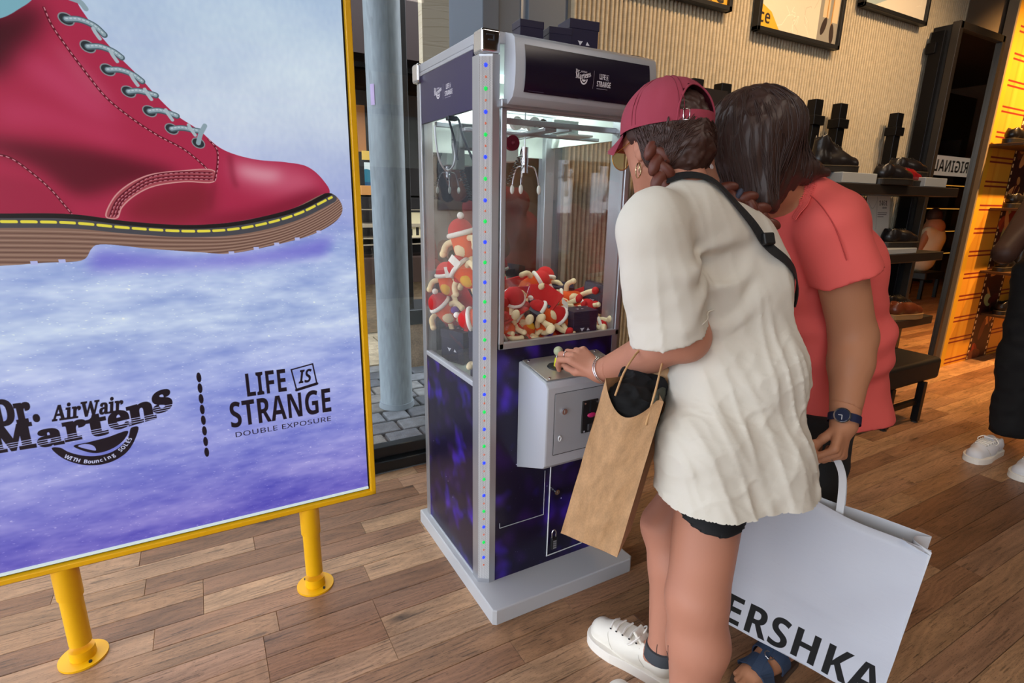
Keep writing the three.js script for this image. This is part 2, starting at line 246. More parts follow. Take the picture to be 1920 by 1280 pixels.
// neighbouring shop bay across the passage, seen through the window
{
  const Z = -4.9, at = (px, py) => pz(px, py, Z);
  const R = (x0, y0, x1, y1, d = 0.04, off = 0) => { const a = at(x0, y0), b = at(x1, y1); return span(a.x, b.x, b.y, a.y, Z + off - d, Z + off); };
  const bay = thing('neighbouring_shop', 'neighbouring shop display with dark shelves beyond the steel column', 'shop', [0, 0, 0]);
  obj('back_wall', [R(560, -260, 1000, 505, 0.1, -0.4)], std('#1d1714', 0.7), bay);
  obj('fascia', [R(560, -260, 1000, 150, 0.3, 0.1)], std('#2c1a16', 0.6), bay);
  obj('beam', [R(560, 152, 1000, 172, 0.2, 0.1)], std('#cbb68e', 0.6), bay);
  obj('wood_panel', [R(679, 190, 699, 282, 0.05, -0.2)], std('#b8793f', 0.5), bay);
  obj('wood_panel', [R(720, 200, 752, 280, 0.05, -0.2)], std('#6a4a30', 0.5), bay);
  obj('plinth', [R(560, 488, 1000, 512, 0.4, 0.1)], std('#3d2a20', 0.6), bay);
  obj('stone_base', [R(560, 512, 1000, 590, 0.3, 0.05)], std('#a08b6d', 0.8, { map: stoneTex }), bay);
  for (const y of [368, 392, 420, 447, 449]) obj('shelf', R(640, y, 1000, y + 3, 0.25, 0.02), std('#a89a82', 0.5), bay);
  const sg = thing('display_sign', 'small yellow sign strip with letters in the neighbouring display', 'sign', [0, 0, 0]);
  obj('board', R(680, 282, 700, 300, 0.02, -0.02), std('#d8b04a', 0.5), sg);
  obj('board', R(748, 284, 766, 299, 0.02, -0.02), std('#c9a54a', 0.5), sg);
  const pst = (name, label, x0, y0, x1, y1, draw) => { const a = at(x0, y0), b = at(x1, y1), t = thing(name, label, 'poster', [(a.x + b.x) / 2, b.y, Z]); const g = bx(b.x - a.x, a.y - b.y, 0.01, 0, (a.y - b.y) / 2, 0); obj('print', g, [0, 1, 2, 3].map(() => M.black).concat([std('#ffffff', 0.6, { map: canvasTex(128, 160, draw) }), M.black]), t); };
  pst('display_poster', 'sea blue picture card standing in the neighbouring display', 682, 304, 706, 358, (c) => { c.fillStyle = '#cfd9d2'; c.fillRect(0, 0, 128, 160); c.fillStyle = '#1f6d80'; c.beginPath(); c.moveTo(0, 40); c.quadraticCurveTo(60, 30, 128, 70); c.lineTo(128, 160); c.lineTo(0, 160); c.fill(); c.fillStyle = '#16496a'; c.fillRect(0, 110, 128, 50); });
  pst('display_poster', 'orange poster with black letters in the neighbouring display', 744, 304, 767, 350, (c) => { c.fillStyle = '#e2a325'; c.fillRect(0, 0, 128, 160); c.fillStyle = '#20140a'; c.font = 'bold 60px sans-serif'; c.fillText('AC', 8, 62); c.font = 'bold 22px sans-serif'; c.fillText('LAB', 40, 92); });
  pst('display_poster', 'cream notice card with black marks on the lower display shelf', 755, 398, 790, 447, (c) => { c.fillStyle = '#e2d3a8'; c.fillRect(0, 0, 128, 160); c.fillStyle = '#201a12'; c.fillRect(60, 70, 20, 12); c.fillRect(30, 100, 14, 40); c.fillRect(52, 100, 12, 40); c.fillRect(90, 90, 20, 50); });
  const crate = at(692, 368); tag(obj('display_crate', [rspan(crate.x - 0.07, crate.x + 0.09, crate.y, crate.y + 0.09, Z - 0.12, Z + 0.01)], std('#c98a45', 0.7)), 'small orange wooden crate on the neighbouring display shelf', 'crate');
  // window corner of that bay with its metal edge and stone plinth, nearer
  const zc = -3.75, c0 = pz(764, 610, zc), post = thing('window_corner', 'slim metal corner post of the neighbouring shop window on its plinth', 'post', [c0.x, 0, zc]);
  obj('edge_strip', [rspan(-0.02, 0.012, 0.42, 3.2, -0.02, 0.02, 0.004)], std('#b5ad9c', 0.4), post);
  obj('gasket', [rspan(0.012, 0.05, 0.42, 3.2, -0.03, 0.015, 0.004)], M.black, post);
  obj('black_plinth', [rspan(-0.05, 1.4, 0.32, 0.43, -0.35, 0.05, 0.01)], std('#22252a', 0.4), post);
  obj('stone_plinth', [boxUV(rspan(-0.05, 1.4, -0.03, 0.32, -0.35, 0.04, 0.012), 2)], std('#b39c82', 0.8, { map: stoneTex }), post);
  // veined stone pier
  const p0 = pz(790, 0, -2.75), p1 = pz(900, 0, -2.75);
  const marb = canvasTex(256, 512, (c, w, h) => { c.fillStyle = '#d6c9ae'; c.fillRect(0, 0, w, h); for (let i = 0; i < 60; i++) { c.strokeStyle = ['#c2b08d', '#e3d9c4', '#b39d78'][i % 3]; c.lineWidth = rnd(0.6, 2.4); c.globalAlpha = 0.6; c.beginPath(); let y = rnd(h); c.moveTo(0, y); for (let x = 0; x <= w; x += 32) c.lineTo(x, y -= rnd(-4, 14)); c.stroke(); } });
  const pier = thing('stone_pier', 'cream veined stone pier outside the window behind the machine', 'pier', [0, 0, -2.75]);
  obj('shaft', [boxUV(rspan(p0.x, p0.x + (p1.x - p0.x) * 0.58, -0.03, 3.4, -0.05, 0, 0.004), 1.2)], std('#ffffff', 0.55, { map: marb }), pier);
  obj('shaft', [boxUV(rspan(p0.x + (p1.x - p0.x) * 0.64, p1.x + 0.2, -0.03, 3.4, -0.07, -0.02, 0.004), 1.2)], std('#efe6d8', 0.55, { map: marb }), pier);
  obj('joint', [span(p0.x + 0.02, p1.x + 0.1, -0.03, 3.4, -0.09, -0.05)], std('#8b7c60', 0.8), pier);
  // the facade across the street
  const fac = thing('street_facade', 'plain tall building facade across the street', 'building', [0, 0, -9]);
  obj('facade_wall', [span(-14, 14, -0.03, 7, -0.4, 0)], std('#8f8578', 0.85), fac);
  for (let i = 0; i < 9; i++) for (let j = 0; j < 2; j++) obj('window', rspan(-12.6 + i * 3, -11.3 + i * 3, 1.0 + j * 3, 2.8 + j * 3, -0.02, 0.03, 0.01), std('#2c333b', 0.2), fac);
}
// ---------------------------------------------------------------- light box advertising sign on yellow legs
{
  const ZS = -1.595, X0 = -0.579, X1 = 0.384, Y0 = 0.311, Y1 = 1.86, S = 1100, W = Math.round((X1 - X0) * S), Hh = Math.round((Y1 - Y0) * S);
  const toC = (px, py) => { const p = pz(px, py, ZS); return [(p.x - X0) * S, (Y1 - p.y) * S]; };
  const print = canvasTex(W, Hh, (c) => {
    const path = (pts, k = 1, ox = 0, oy = 0) => { c.beginPath(); pts.forEach(([x, y], i) => { const q = toC(x * k + ox, y * k + oy); i ? c.lineTo(q[0], q[1]) : c.moveTo(q[0], q[1]); }); };
    const smooth = (pts, closed) => { const cv = new THREE.CatmullRomCurve3(pts.map(([x, y]) => V(x, y, 0)), closed, 'centripetal'); return cv.getPoints(pts.length * 8).map((p) => [p.x, p.y]); };
    // ground: pale snowy sky above, violet snow below
    const g = c.createLinearGradient(0, 0, 0, Hh); [[0, '#bcd7ee'], [0.3, '#cfdcf2'], [0.46, '#a9b4ea'], [0.5, '#b4c6f2'], [0.62, '#c3d4f7'], [0.72, '#a5b2ee'], [0.86, '#8f93e2'], [1, '#7a6fd0']].forEach(([t, k]) => g.addColorStop(t, k)); c.fillStyle = g; c.fillRect(0, 0, W, Hh);
    const im = c.getImageData(0, 0, W, Hh), d = im.data;
    for (let y = 0; y < Hh; y++) for (let x = 0; x < W; x++) {
      const o = (y * W + x) * 4, t = y / Hh, u = x / W; let k;
      if (t < 0.42) k = noise3(u * 2, t * 3, 70) * 14 + noise3(u * 9, t * 14, 71) * 4 + noise3(u * 60, t * 60, 72) * 3; else { const s = sstep(t, 0.42, 0.5); k = s * (noise3(u * 2.6, t * 16, 73) * 22 + noise3(u * 8, t * 46, 74) * 14 + noise3(u * 26, t * 120, 75) * 7); const sp = noise3(u * 46, t * 220, 76); if (sp > 0.8) k += (sp - 0.8) * 260; }
      d[o] += k * 1.1; d[o + 1] += k; d[o + 2] += k * 0.5;
    }
    c.putImageData(im, 0, 0);
    const B = 0.4063; // photograph crop scale used for the boot's outline
    // soft shadow of the print under the sole
    c.save(); c.filter = 'blur(14px)'; c.fillStyle = 'rgba(112,104,214,0.75)'; path([[430, 1150], [900, 1190], [1250, 1150], [1540, 1090], [1500, 1180], [1100, 1230], [400, 1250]], B); c.fill(); c.restore();
    const upper = smooth([[-500, 1000], [-500, 60], [-300, -40], [300, -60], [372, 40], [420, 108], [470, 172], [550, 262], [650, 362], [712, 432], [815, 532], [920, 602], [1000, 672], [1060, 704], [1180, 736], [1330, 750], [1420, 770], [1490, 830], [1520, 892], [1350, 965], [1200, 1002], [1050, 1028], [850, 1040], [600, 1025], [330, 990], [0, 988]], true);
    c.save(); path(upper, B); c.clip(); c.fillStyle = '#b02a4c'; c.fillRect(0, 0, W, Hh);
    const blob = (pts, col, blur, a = 1, lw) => { c.save(); c.filter = `blur(${blur}px)`; c.globalAlpha = a; if (lw) { c.strokeStyle = col; c.lineWidth = lw; c.lineCap = 'round'; path(smooth(pts), B); c.stroke(); } else { c.fillStyle = col; path(smooth(pts, true), B); c.fill(); } c.restore(); };
    blob([[-500, 0], [-20, 60], [190, 20], [180, 120], [80, 240], [0, 330], [-500, 340]], '#3d0a18', 20, 0.95);
    blob([[-500, 590], [0, 640], [200, 660], [420, 690], [640, 740], [820, 800], [560, 860], [360, 900], [180, 780], [0, 700]], '#5a0e22', 16, 0.9);
    blob([[-500, 820], [120, 830], [280, 900], [330, 980], [-500, 1000]], '#a32545', 10, 0.9);
    blob([[120, 270], [260, 300], [420, 420], [560, 560], [420, 540], [240, 420], [130, 340]], '#c8456c', 20, 0.8);
    blob([[240, 190], [300, 230], [420, 350], [520, 470], [440, 430], [330, 320]], '#d8728e', 14, 0.5);
    blob([[0, 470], [160, 480], [380, 560], [600, 650], [520, 660], [260, 590], [0, 560]], '#c23a60', 16, 0.8);
    blob([[1060, 740], [1220, 760], [1400, 790], [1480, 860], [1380, 900], [1200, 880], [1080, 830]], '#d0607c', 22, 0.9);
    blob([[1090, 770], [1200, 780], [1300, 800], [1270, 830], [1130, 810]], '#eebfc8', 14, 0.75);
    blob([[560, 1000], [640, 900], [800, 850], [960, 840], [980, 960], [860, 1030], [640, 1020]], '#7d1c2c', 18, 0.8);
    blob([[900, 1020], [1200, 960], [1450, 880], [1500, 900], [1250, 1010], [1000, 1040]], '#7c1630', 14, 0.8);
    blob([[1060, 720], [1075, 820], [1090, 860]], '#7d1c33', 6, 0.7, 9); blob([[990, 850], [975, 900], [970, 960]], '#7d1c33', 6, 0.6, 8);
    // seams
    const seam = (pts, w = 3) => { const s = smooth(pts); c.strokeStyle = '#5f1024'; c.lineWidth = w + 2; path(s, B); c.stroke(); c.strokeStyle = '#e39aa6'; c.lineWidth = w * 0.7; c.setLineDash([7, 5]); path(s, B, 1, 1); c.stroke(); c.setLineDash([]); };
    seam([[200, 30], [235, 110], [310, 220], [400, 340], [490, 450], [600, 540], [720, 620], [850, 690], [925, 750], [965, 790]]);
    seam([[-40, 710], [40, 725], [150, 800], [240, 880], [300, 950], [330, 985]]);
    const band = smooth([[490, 1000], [520, 920], [580, 860], [680, 810], [820, 790], [990, 790], [990, 835], [850, 838], [700, 862], [610, 910], [560, 960], [540, 1005]], true);
    c.fillStyle = '#a84a55'; path(band, B); c.fill(); c.strokeStyle = '#d99a98'; c.lineWidth = 3; path(band, B); c.stroke();
    for (const o of [0, 16, 30]) seam([[505 + o, 1000], [535 + o, 930], [600 + o * 0.8, 868 + o * 0.5], [690, 815 + o], [820, 795 + o], [980, 797 + o]], 2);
    seam([[960, 640], [1000, 690], [1003, 760], [990, 835]], 3);
    c.restore();
    // jeans cuff
    c.fillStyle = '#7fb4c4'; path(smooth([[-500, -80], [180, -80], [150, -5], [90, 40], [0, 85], [-500, 120]], true), B); c.fill();
    // laces and eyelets
    const ey = [[305, 88], [405, 215], [497, 322], [593, 423], [690, 513], [792, 595], [915, 660]], tip = [[480, 160], [560, 265], [655, 375], [718, 440], [815, 535], [920, 605], [1005, 672]];
    ey.forEach(([x, y], i) => {
      const [tx, ty] = tip[i]; const bow = smooth([[x, y], [x + (tx - x) * 0.35, y - 6 + (ty - y) * 0.12], [x + (tx - x) * 0.75, y + (ty - y) * 0.45], [tx, ty]]);
      const [ex, eyy] = toC(x * B, y * B); c.fillStyle = '#2b3238'; c.beginPath(); c.ellipse(ex, eyy, 15, 12, 0.5, 0, 7); c.fill(); c.strokeStyle = '#8d959a'; c.lineWidth = 2.5; c.stroke();
      if (i === 6) return;
      c.lineCap = 'round'; c.strokeStyle = '#4d6069'; c.lineWidth = 14; path(bow, B); c.stroke(); c.strokeStyle = '#93a9b4'; c.lineWidth = 9; path(bow, B, -0.4, -0.6); c.stroke(); c.strokeStyle = '#c3d2d9'; c.lineWidth = 3; c.setLineDash([3, 5]); path(bow, B, -0.6, -1.4); c.stroke(); c.setLineDash([]);
      const back = smooth([[tx - 20, ty + 18], [tx - 40, ty - 10], [tx - 50, ty - 28]]); c.strokeStyle = '#aebfc8'; c.lineWidth = 8; path(back, B); c.stroke();
    });
    c.lineCap = 'round'; c.strokeStyle = '#93a9b4'; c.lineWidth = 11; path(smooth([[915, 660], [925, 620], [945, 580]]), B); c.stroke(); path(smooth([[320, -10], [370, 10], [395, 40]]), B); c.stroke();
    // sole
    const sole = smooth([[-500, 985], [0, 985], [330, 988], [600, 1022], [850, 1038], [1050, 1028], [1200, 1002], [1350, 962], [1515, 890], [1560, 915], [1580, 965], [1558, 1012], [1450, 1078], [1250, 1134], [1050, 1170], [930, 1164], [700, 1148], [445, 1130], [420, 1150], [390, 1195], [200, 1212], [0, 1226], [-500, 1240]], true);
    c.fillStyle = '#8a6a5c'; path(sole, B); c.fill();
    c.save(); path(sole, B); c.clip();
    for (let i = 0; i < 16; i++) { c.strokeStyle = i % 2 ? '#6b4d44' : '#a58474'; c.lineWidth = 2.6; path(smooth([[-500, 1062 + i * 11], [300, 1068 + i * 11], [850, 1092 + i * 9], [1100, 1090 + i * 7], [1320, 1045 + i * 6], [1500, 962 + i * 6], [1600, 890 + i * 6]]), B); c.stroke(); }
    c.strokeStyle = '#4a4a52'; c.lineWidth = 30; path(smooth([[-500, 1020], [0, 1022], [330, 1026], [600, 1052], [850, 1068], [1050, 1062], [1220, 1034], [1380, 986], [1530, 912]]), B); c.stroke();
    c.strokeStyle = '#1c181c'; c.lineWidth = 12; path(smooth([[-500, 992], [0, 994], [330, 998], [600, 1030], [850, 1045], [1050, 1036], [1220, 1006], [1380, 962], [1525, 890]]), B); c.stroke();
    c.strokeStyle = '#efe04a'; c.lineWidth = 7; c.setLineDash([26, 11]); path(smooth([[-500, 1020], [0, 1022], [330, 1028], [600, 1052], [850, 1066], [1050, 1060], [1220, 1032], [1380, 984], [1530, 910]]), B); c.stroke(); c.setLineDash([]); c.restore();
    c.fillStyle = '#b9bff2'; for (const [x, y] of [[140, 1212], [270, 1204], [1055, 1166], [1170, 1146], [1265, 1126], [1360, 1102], [1460, 1070]]) { const q = toC(x * B, y * B); c.fillRect(q[0], q[1] - 4, 14, 9); }
    // lettering
    const INK = '#15101f'; c.fillStyle = INK; c.textBaseline = 'alphabetic';
    const word = (s, px0, py0, px1, capPx, font, bold = 0, skew = 0) => { const a = toC(px0, py0), b = toC(px1, py0 - 0.15 * (px1 - px0)), h = toC(px0, py0 - capPx); c.save(); c.font = `${font.replace('$', '100px')}`; const m = c.measureText(s); c.translate(a[0], a[1]); const cap = 72; c.transform((b[0] - a[0]) / m.width, 0, skew, (a[1] - h[1]) / cap, 0, 0); c.fillText(s, 0, 0); if (bold) { c.lineWidth = bold; c.strokeText(s, 0, 0); } c.restore(); };
    word('LIFE', 460, 744, 540, 44, 'bold $ sans-serif'); word('STRANGE', 432, 802, 624, 48, 'bold $ sans-serif'); word('DOUBLE EXPOSURE', 440, 820, 622, 9, '$ sans-serif');
    { const q = [[546, 693], [586, 682], [594, 719], [556, 731]].map(([x, y]) => toC(x, y)); c.strokeStyle = INK; c.lineWidth = 4; c.beginPath(); q.forEach((p, i) => (i ? c.lineTo(...p) : c.moveTo(...p))); c.closePath(); c.stroke(); c.lineWidth = 9; c.beginPath(); c.moveTo(...q[3]); c.lineTo(...q[2]); c.stroke(); word('IS', 559, 719, 583, 25, 'bold italic $ sans-serif'); }
    for (let i = 0; i < 8; i++) { const a = toC(372 + i * 2.1, 698 + i * 20), b = toC(373.6 + i * 2.1, 717 + i * 20); c.beginPath(); c.ellipse((a[0] + b[0]) / 2, (a[1] + b[1]) / 2, 6, 15, 0, 0, 7); c.fill(); }
    // boot maker's mark: letters climbing along a curve over a half round badge
    const letters = (s, pts, font, capPx, sqx) => s.forEach((ch, i) => { const [x, y, w] = pts[i]; const a = toC(x, y), b = toC(x + w, y - 0.19 * w), h = toC(x, y - capPx[i]); c.save(); c.font = font; const m = c.measureText(ch); c.translate(a[0], a[1]); c.transform((b[0] - a[0]) / m.width, sqx[i], 0, (a[1] - h[1]) / 72, 0, 0); c.fillText(ch, 0, 0); c.strokeStyle = INK; c.lineWidth = 7; c.strokeText(ch, 0, 0); c.restore(); });
    c.strokeStyle = INK; word('Dr.', -10, 799, 77, 47, 'bold $ serif', 9); word('AirWair', 98, 789, 230, 28, 'bold italic $ serif', 5);
    const mp = [[-12, 849, 80], [71, 838, 50], [123, 827, 42], [167, 819, 36], [204, 807, 42], [242, 797, 52], [288, 776, 38]], ch = [...'Martens'];
    letters(ch, mp, 'bold 100px serif', [47, 40, 45, 42, 41, 44, 49], [0, 0, -0.04, -0.06, -0.1, -0.16, -0.24]);
    c.strokeStyle = '#b3b8ee'; c.lineWidth = 2; for (const o of [-3, -7, -11]) { c.beginPath(); mp.forEach(([x, y, w], i) => { const p = toC(x + (i ? 0 : -4), y + o), q = toC(x + w, y + o - 0.2 * w); c.moveTo(...p); c.lineTo(...q); }); c.stroke(); }
    c.fillStyle = INK; path(smooth([[97, 840], [115, 857], [145, 869], [176, 872], [210, 865], [238, 847], [254, 821], [259, 800], [246, 802], [241, 818], [227, 836], [205, 849], [176, 855], [150, 853], [128, 847], [112, 839]], true)); c.fill();
    path(smooth([[138, 836], [165, 829], [200, 820], [240, 808], [234, 822], [220, 835], [200, 845], [180, 849], [160, 846]], true)); c.fill();
    c.fillStyle = '#9aa0e6'; path(smooth([[146, 836], [160, 832], [176, 836], [180, 844], [164, 842]], true)); c.fill();
    c.fillStyle = '#d4d8fa'; c.font = 'bold 15px sans-serif'; c.textAlign = 'center'; const arc = [...'WITH Bouncing SOLES'], ac = new THREE.CatmullRomCurve3([[108, 848], [130, 858], [152, 864], [176, 865], [200, 859], [224, 845], [240, 828], [249, 810]].map(([x, y]) => V(x, y, 0))); arc.forEach((k, i) => { const t = 0.12 + 0.78 * i / (arc.length - 1), p = ac.getPoint(t), q = ac.getPoint(t + 0.02), a2 = toC(p.x, p.y), b2 = toC(q.x, q.y); c.save(); c.translate(...a2); c.rotate(Math.atan2(b2[1] - a2[1], b2[0] - a2[0])); c.fillText(k, 0, 5); c.restore(); });
  });
  const sg = thing('lightbox_sign', 'lit red boot advertising light box in a yellow frame on two legs', 'sign', [0, 0, ZS]);
  const o = 0.0225;
  obj('frame', [rspan(X1 + 0.006, X1 + o, Y0 - o, Y1 + o, -0.05, 0.012, 0.003), rspan(X0 - o, X0 - 0.006, Y0 - o, Y1 + o, -0.05, 0.012, 0.003), rspan(X0 - o, X1 + o, Y0 - o, Y0 - 0.008, -0.05, 0.012, 0.003), rspan(X0 - o, X1 + o, Y1 + 0.006, Y1 + o, -0.05, 0.012, 0.003)], M.yellow, sg);
  obj('back_panel', [span(X0 - 0.01, X1 + 0.01, Y0 - 0.012, Y1 + 0.01, -0.05, -0.006)], M.black, sg);
  const face = new THREE.PlaneGeometry(X1 - X0, Y1 - Y0).translate((X0 + X1) / 2, (Y0 + Y1) / 2, 0);
  obj('print', face, std('#0c0c0c', 0.25, { emissive: '#ffffff', emissiveMap: print, emissiveIntensity: 1.02 }), sg);
  obj('light_edge', [span(X0, X1, Y0, Y0 + 0.006, -0.003, 0.006)], std('#888888', 0.4, { emissive: '#dff2ee', emissiveIntensity: 0.8 }), sg);
  for (const x of [-0.398, 0.203]) {
    const leg = obj('leg', [cyl(0.0255, 0.0255, 0.24, x, 0.17, -0.018), cyl(0.029, 0.029, 0.1, x, 0.245, -0.018)], M.yellow, sg);
    obj('flange', [cyl(0.056, 0.056, 0.006, x, 0.003, -0.018, 40), cyl(0.03, 0.029, 0.03, x, 0.018, -0.018, 32)], M.yellow, leg);
    obj('screw', [cyl(0.004, 0.004, 0.004, x + 0.02, 0.008, 0.018, 10), cyl(0.004, 0.004, 0.004, x - 0.025, 0.008, -0.052, 10)], M.darkSteel, leg);
  }
  const L = new THREE.RectAreaLight(new THREE.Color().setRGB(0.82, 0.86, 1), 1.3, X1 - X0, Y1 - Y0); L.position.set((X0 + X1) / 2, (Y0 + Y1) / 2, ZS + 0.02); L.lookAt(L.position.x, L.position.y, 5); scene.add(L);
}
// ---------------------------------------------------------------- claw machine
const XL = 0.646, XR = 1.153, ZF = -1.302, ZB = -1.77, MO = [0.894, 0, -1.49];
function wob(name, geo, mat, parent, top = MO) { // geometry given in world coordinates, stored relative to the thing's base
  const g = Array.isArray(geo) ? merge(geo) : geo; g.translate(-top[0], -top[1], -top[2]); return obj(name, g, mat, parent);
}
const spaceTex = canvasTex(512, 1024, (c, w, h) => {
  c.fillStyle = '#120c2b'; c.fillRect(0, 0, w, h); const im = c.getImageData(0, 0, w, h), d = im.data;
  for (let y = 0; y < h; y++) for (let x = 0; x < w; x++) { const n = Math.max(0, noise3(x / 190, y / 260, 80) + 0.45 * noise3(x / 60, y / 80, 81) - 0.15), m = Math.max(0, noise3(x / 120 + 9, y / 150, 82) - 0.1), o = (y * w + x) * 4; d[o] += n * 34 + m * 26; d[o + 1] += n * 18 + m * 6; d[o + 2] += n * 105 + m * 40; }
  c.putImageData(im, 0, 0); for (let i = 0; i < 420; i++) { c.fillStyle = `rgba(210,215,255,${rnd(0.15, 0.9)})`; const s = rnd(0.4, 1.5); c.fillRect(rnd(w), rnd(h), s, s); } c.fillStyle = '#dfe2ff'; for (const [x, y] of [[230, 640], [250, 655], [300, 720], [90, 500]]) c.fillRect(x, y, 4, 3);
});
const logoDraw = (c, x, y, s, col) => { // small two-part mark: boot maker's lettering | game lettering
  c.save(); c.translate(x, y); c.scale(s, s); c.fillStyle = col; c.strokeStyle = col; c.textBaseline = 'alphabetic';
  c.font = 'bold 26px serif'; c.fillText('Dr.', 0, 22); c.font = 'bold italic 12px serif'; c.fillText('AirWair', 42, 18); c.font = 'bold 34px serif';
  [...'Martens'].forEach((k, i) => { c.save(); c.translate([0, 31, 50, 64, 76, 92, 112][i], [48, 48, 47, 45, 43, 40, 35][i]); c.rotate(-0.05 * i); c.fillText(k, 0, 0); c.restore(); });
  c.lineWidth = 8; c.beginPath(); c.arc(68, 44, 27, 0.1, Math.PI - 0.1); c.stroke(); c.beginPath(); c.ellipse(68, 50, 16, 11, 0, 0, Math.PI); c.fill();
  c.lineWidth = 1.5; c.beginPath(); c.moveTo(152, 0); c.lineTo(146, 88); c.stroke();
  c.save(); c.translate(180, 0); c.scale(0.72, 1); c.font = 'bold 36px sans-serif'; c.fillText('LIFE', 22, 38); c.font = 'bold 20px sans-serif'; c.fillText('IS', 106, 34); c.strokeRect(100, 14, 32, 26); c.font = 'bold 38px sans-serif'; c.fillText('STRANGE', -6, 74); c.restore(); c.fillRect(178, 84, 92, 1.5);
  c.restore();
};
const mach = thing('claw_machine', 'tall silver and navy claw machine filled with plush toys and boxes', 'claw machine', MO);
const navy = std('#ffffff', 0.3, { map: spaceTex }), navyPlain = std('#171233', 0.32);
const uvTo = (g, x0, x1, y0, y1, ax) => { const p = g.attributes.position, uv = g.attributes.uv; for (let i = 0; i < p.count; i++) uv.setXY(i, ((ax === 'z' ? p.getZ(i) : p.getX(i)) - x0) / (x1 - x0), (p.getY(i) - y0) / (y1 - y0)); return g; };
// base
wob('base', [(() => { const g = extrude([[0.632, 1.793], [0.632, 1.193], [0.640, 1.187], [1.148, 1.187], [1.158, 1.195], [1.158, 1.793]], 0.046, 0.004); g.rotateX(-Math.PI / 2); g.scale(1, 1, 1); return g; })()], std('#b6b7ba', 0.5), mach);
// corner posts
const postShape = (flip) => { const f = (x) => (flip ? XL + XR - x : x); const g = extrude([[f(0.646), 1.36], [f(0.646), 1.322], [f(0.673), 1.3025], [f(0.692), 1.3025], [f(0.692), 1.36]], 1.51, 0.0008); g.rotateX(-Math.PI / 2); g.translate(0, 0.05, 0); return g; };
const postL = wob('post', [postShape(false)], M.alu, mach); wob('post', [postShape(true)], M.alu, mach);
wob('post', [rspan(XL, XL + 0.04, 0.05, 1.56, ZB, ZB + 0.03, 0.003)], M.alu, mach); wob('post', [rspan(XR - 0.04, XR, 0.05, 1.56, ZB, ZB + 0.035, 0.003)], M.alu, mach);
for (const [x, z] of [[0.668, -1.325], [XR - 0.02, -1.325], [0.662, ZB + 0.012], [XR - 0.016, ZB + 0.012]]) {
  const c = wob('corner_cap', [rb(0.052, 0.054, 0.052, 0.007, x, 1.588, z)], M.chrome, mach);
  if (z > -1.4) wob('cap_badge', [rb(0.022, 0.003, 0.002, 0.0008, x - 0.004, 1.6, z + 0.027), rb(0.003, 0.012, 0.002, 0.0008, x + 0.006, 1.594, z + 0.027), rb(0.016, 0.003, 0.002, 0.0008, x - 0.002, 1.589, z + 0.027)], M.darkSteel, c, [0, 0, 0]);
}
mach.children.filter((o) => o.name === 'corner_cap').forEach((o) => o.children.forEach((q) => q.geometry.translate(-MO[0], -MO[1], -MO[2])));
// light strip on the chamfer
{
  const a = V(0.6455, 0, -1.3225), b = V(0.6735, 0, -1.3022), n = V(-(b.z - a.z), 0, b.x - a.x).normalize(); n.set(-0.59, 0, 0.81);
  const perf = dataTex(64, 64, (u, v) => { const q = Math.hypot((u * 2 % 1) - 0.5, (((v * 2 + (u > 0.5 ? 0.5 : 0)) % 1) - 0.5)); return q < 0.3 ? [90, 90, 92] : [205, 206, 208]; }); perf.repeat.set(5, 300);
  const W2 = a.distanceTo(b), strip = new THREE.PlaneGeometry(W2, 1.49); strip.rotateY(Math.atan2(n.x, n.z)); const mid = a.clone().add(b).multiplyScalar(0.5).addScaledVector(n, 0.0012); strip.translate(mid.x, 0.81, mid.z);
  const st = wob('light_strip', [strip], std('#ffffff', 0.5, { map: perf }), mach);
  const lens = new THREE.SphereGeometry(1, 12, 8), mats = { b: std('#2030a0', 0.3, { emissive: '#2b46ff', emissiveIntensity: 1.3 }), g: std('#10803a', 0.3, { emissive: '#12e05a', emissiveIntensity: 1.1 }), r: std('#a06a5a', 0.4, { emissive: '#ff7a55', emissiveIntensity: 0.45 }) };
  for (let i = 0; i < 54; i++) { const k = ['b', 'r', 'g', 'r'][i % 4], y = 1.535 - i * 0.0268, r = k === 'r' ? 0.003 : 0.0052; obj('light', lens.clone().scale(r, r, r * 0.6).translate(mid.x - MO[0] + n.x * 0.001, y - MO[1], mid.z - MO[2] + n.z * 0.001), mats[k], st); }
}
// left side: lower print, glass, header print
wob('side_panel', uvTo(boxUV(span(XL + 0.004, XL + 0.014, 0.05, 0.688, ZB + 0.03, -1.36)), ZB, -1.36, 0.05, 0.688, 'z'), navy, mach);
wob('side_rail', [rspan(XL, XL + 0.02, 0.686, 0.702, ZB + 0.03, -1.36, 0.003), rspan(XL, XL + 0.02, 1.588, 1.612, ZB + 0.03, -1.345, 0.003), rspan(XL, XL + 0.006, 0.05, 0.056, ZB + 0.03, -1.36, 0.002), rspan(XL, XL + 0.006, 1.578, 1.588, ZB + 0.03, -1.36, 0.002)], M.aluPaint, mach);
wob('side_glass', [span(XL + 0.006, XL + 0.011, 0.702, 1.45, ZB + 0.03, -1.36)], M.glass, mach);
{
  const t = canvasTex(512, 190, (c, w, h) => { c.fillStyle = '#2a2452'; c.fillRect(0, 0, w, h); logoDraw(c, 150, 70, 0.62, '#e8e8ee'); });  // navy painted paler here, standing in for reflected daylight
  const g = new THREE.PlaneGeometry(0.375, 0.142).rotateY(-Math.PI / 2).translate(XL + 0.002, 1.511, -1.5505);
  wob('side_header', [span(XL + 0.003, XL + 0.012, 1.44, 1.582, ZB + 0.03, -1.36)], navyPlain, mach); wob('side_header_print', [g], std('#ffffff', 0.3, { map: t }), mach);
}
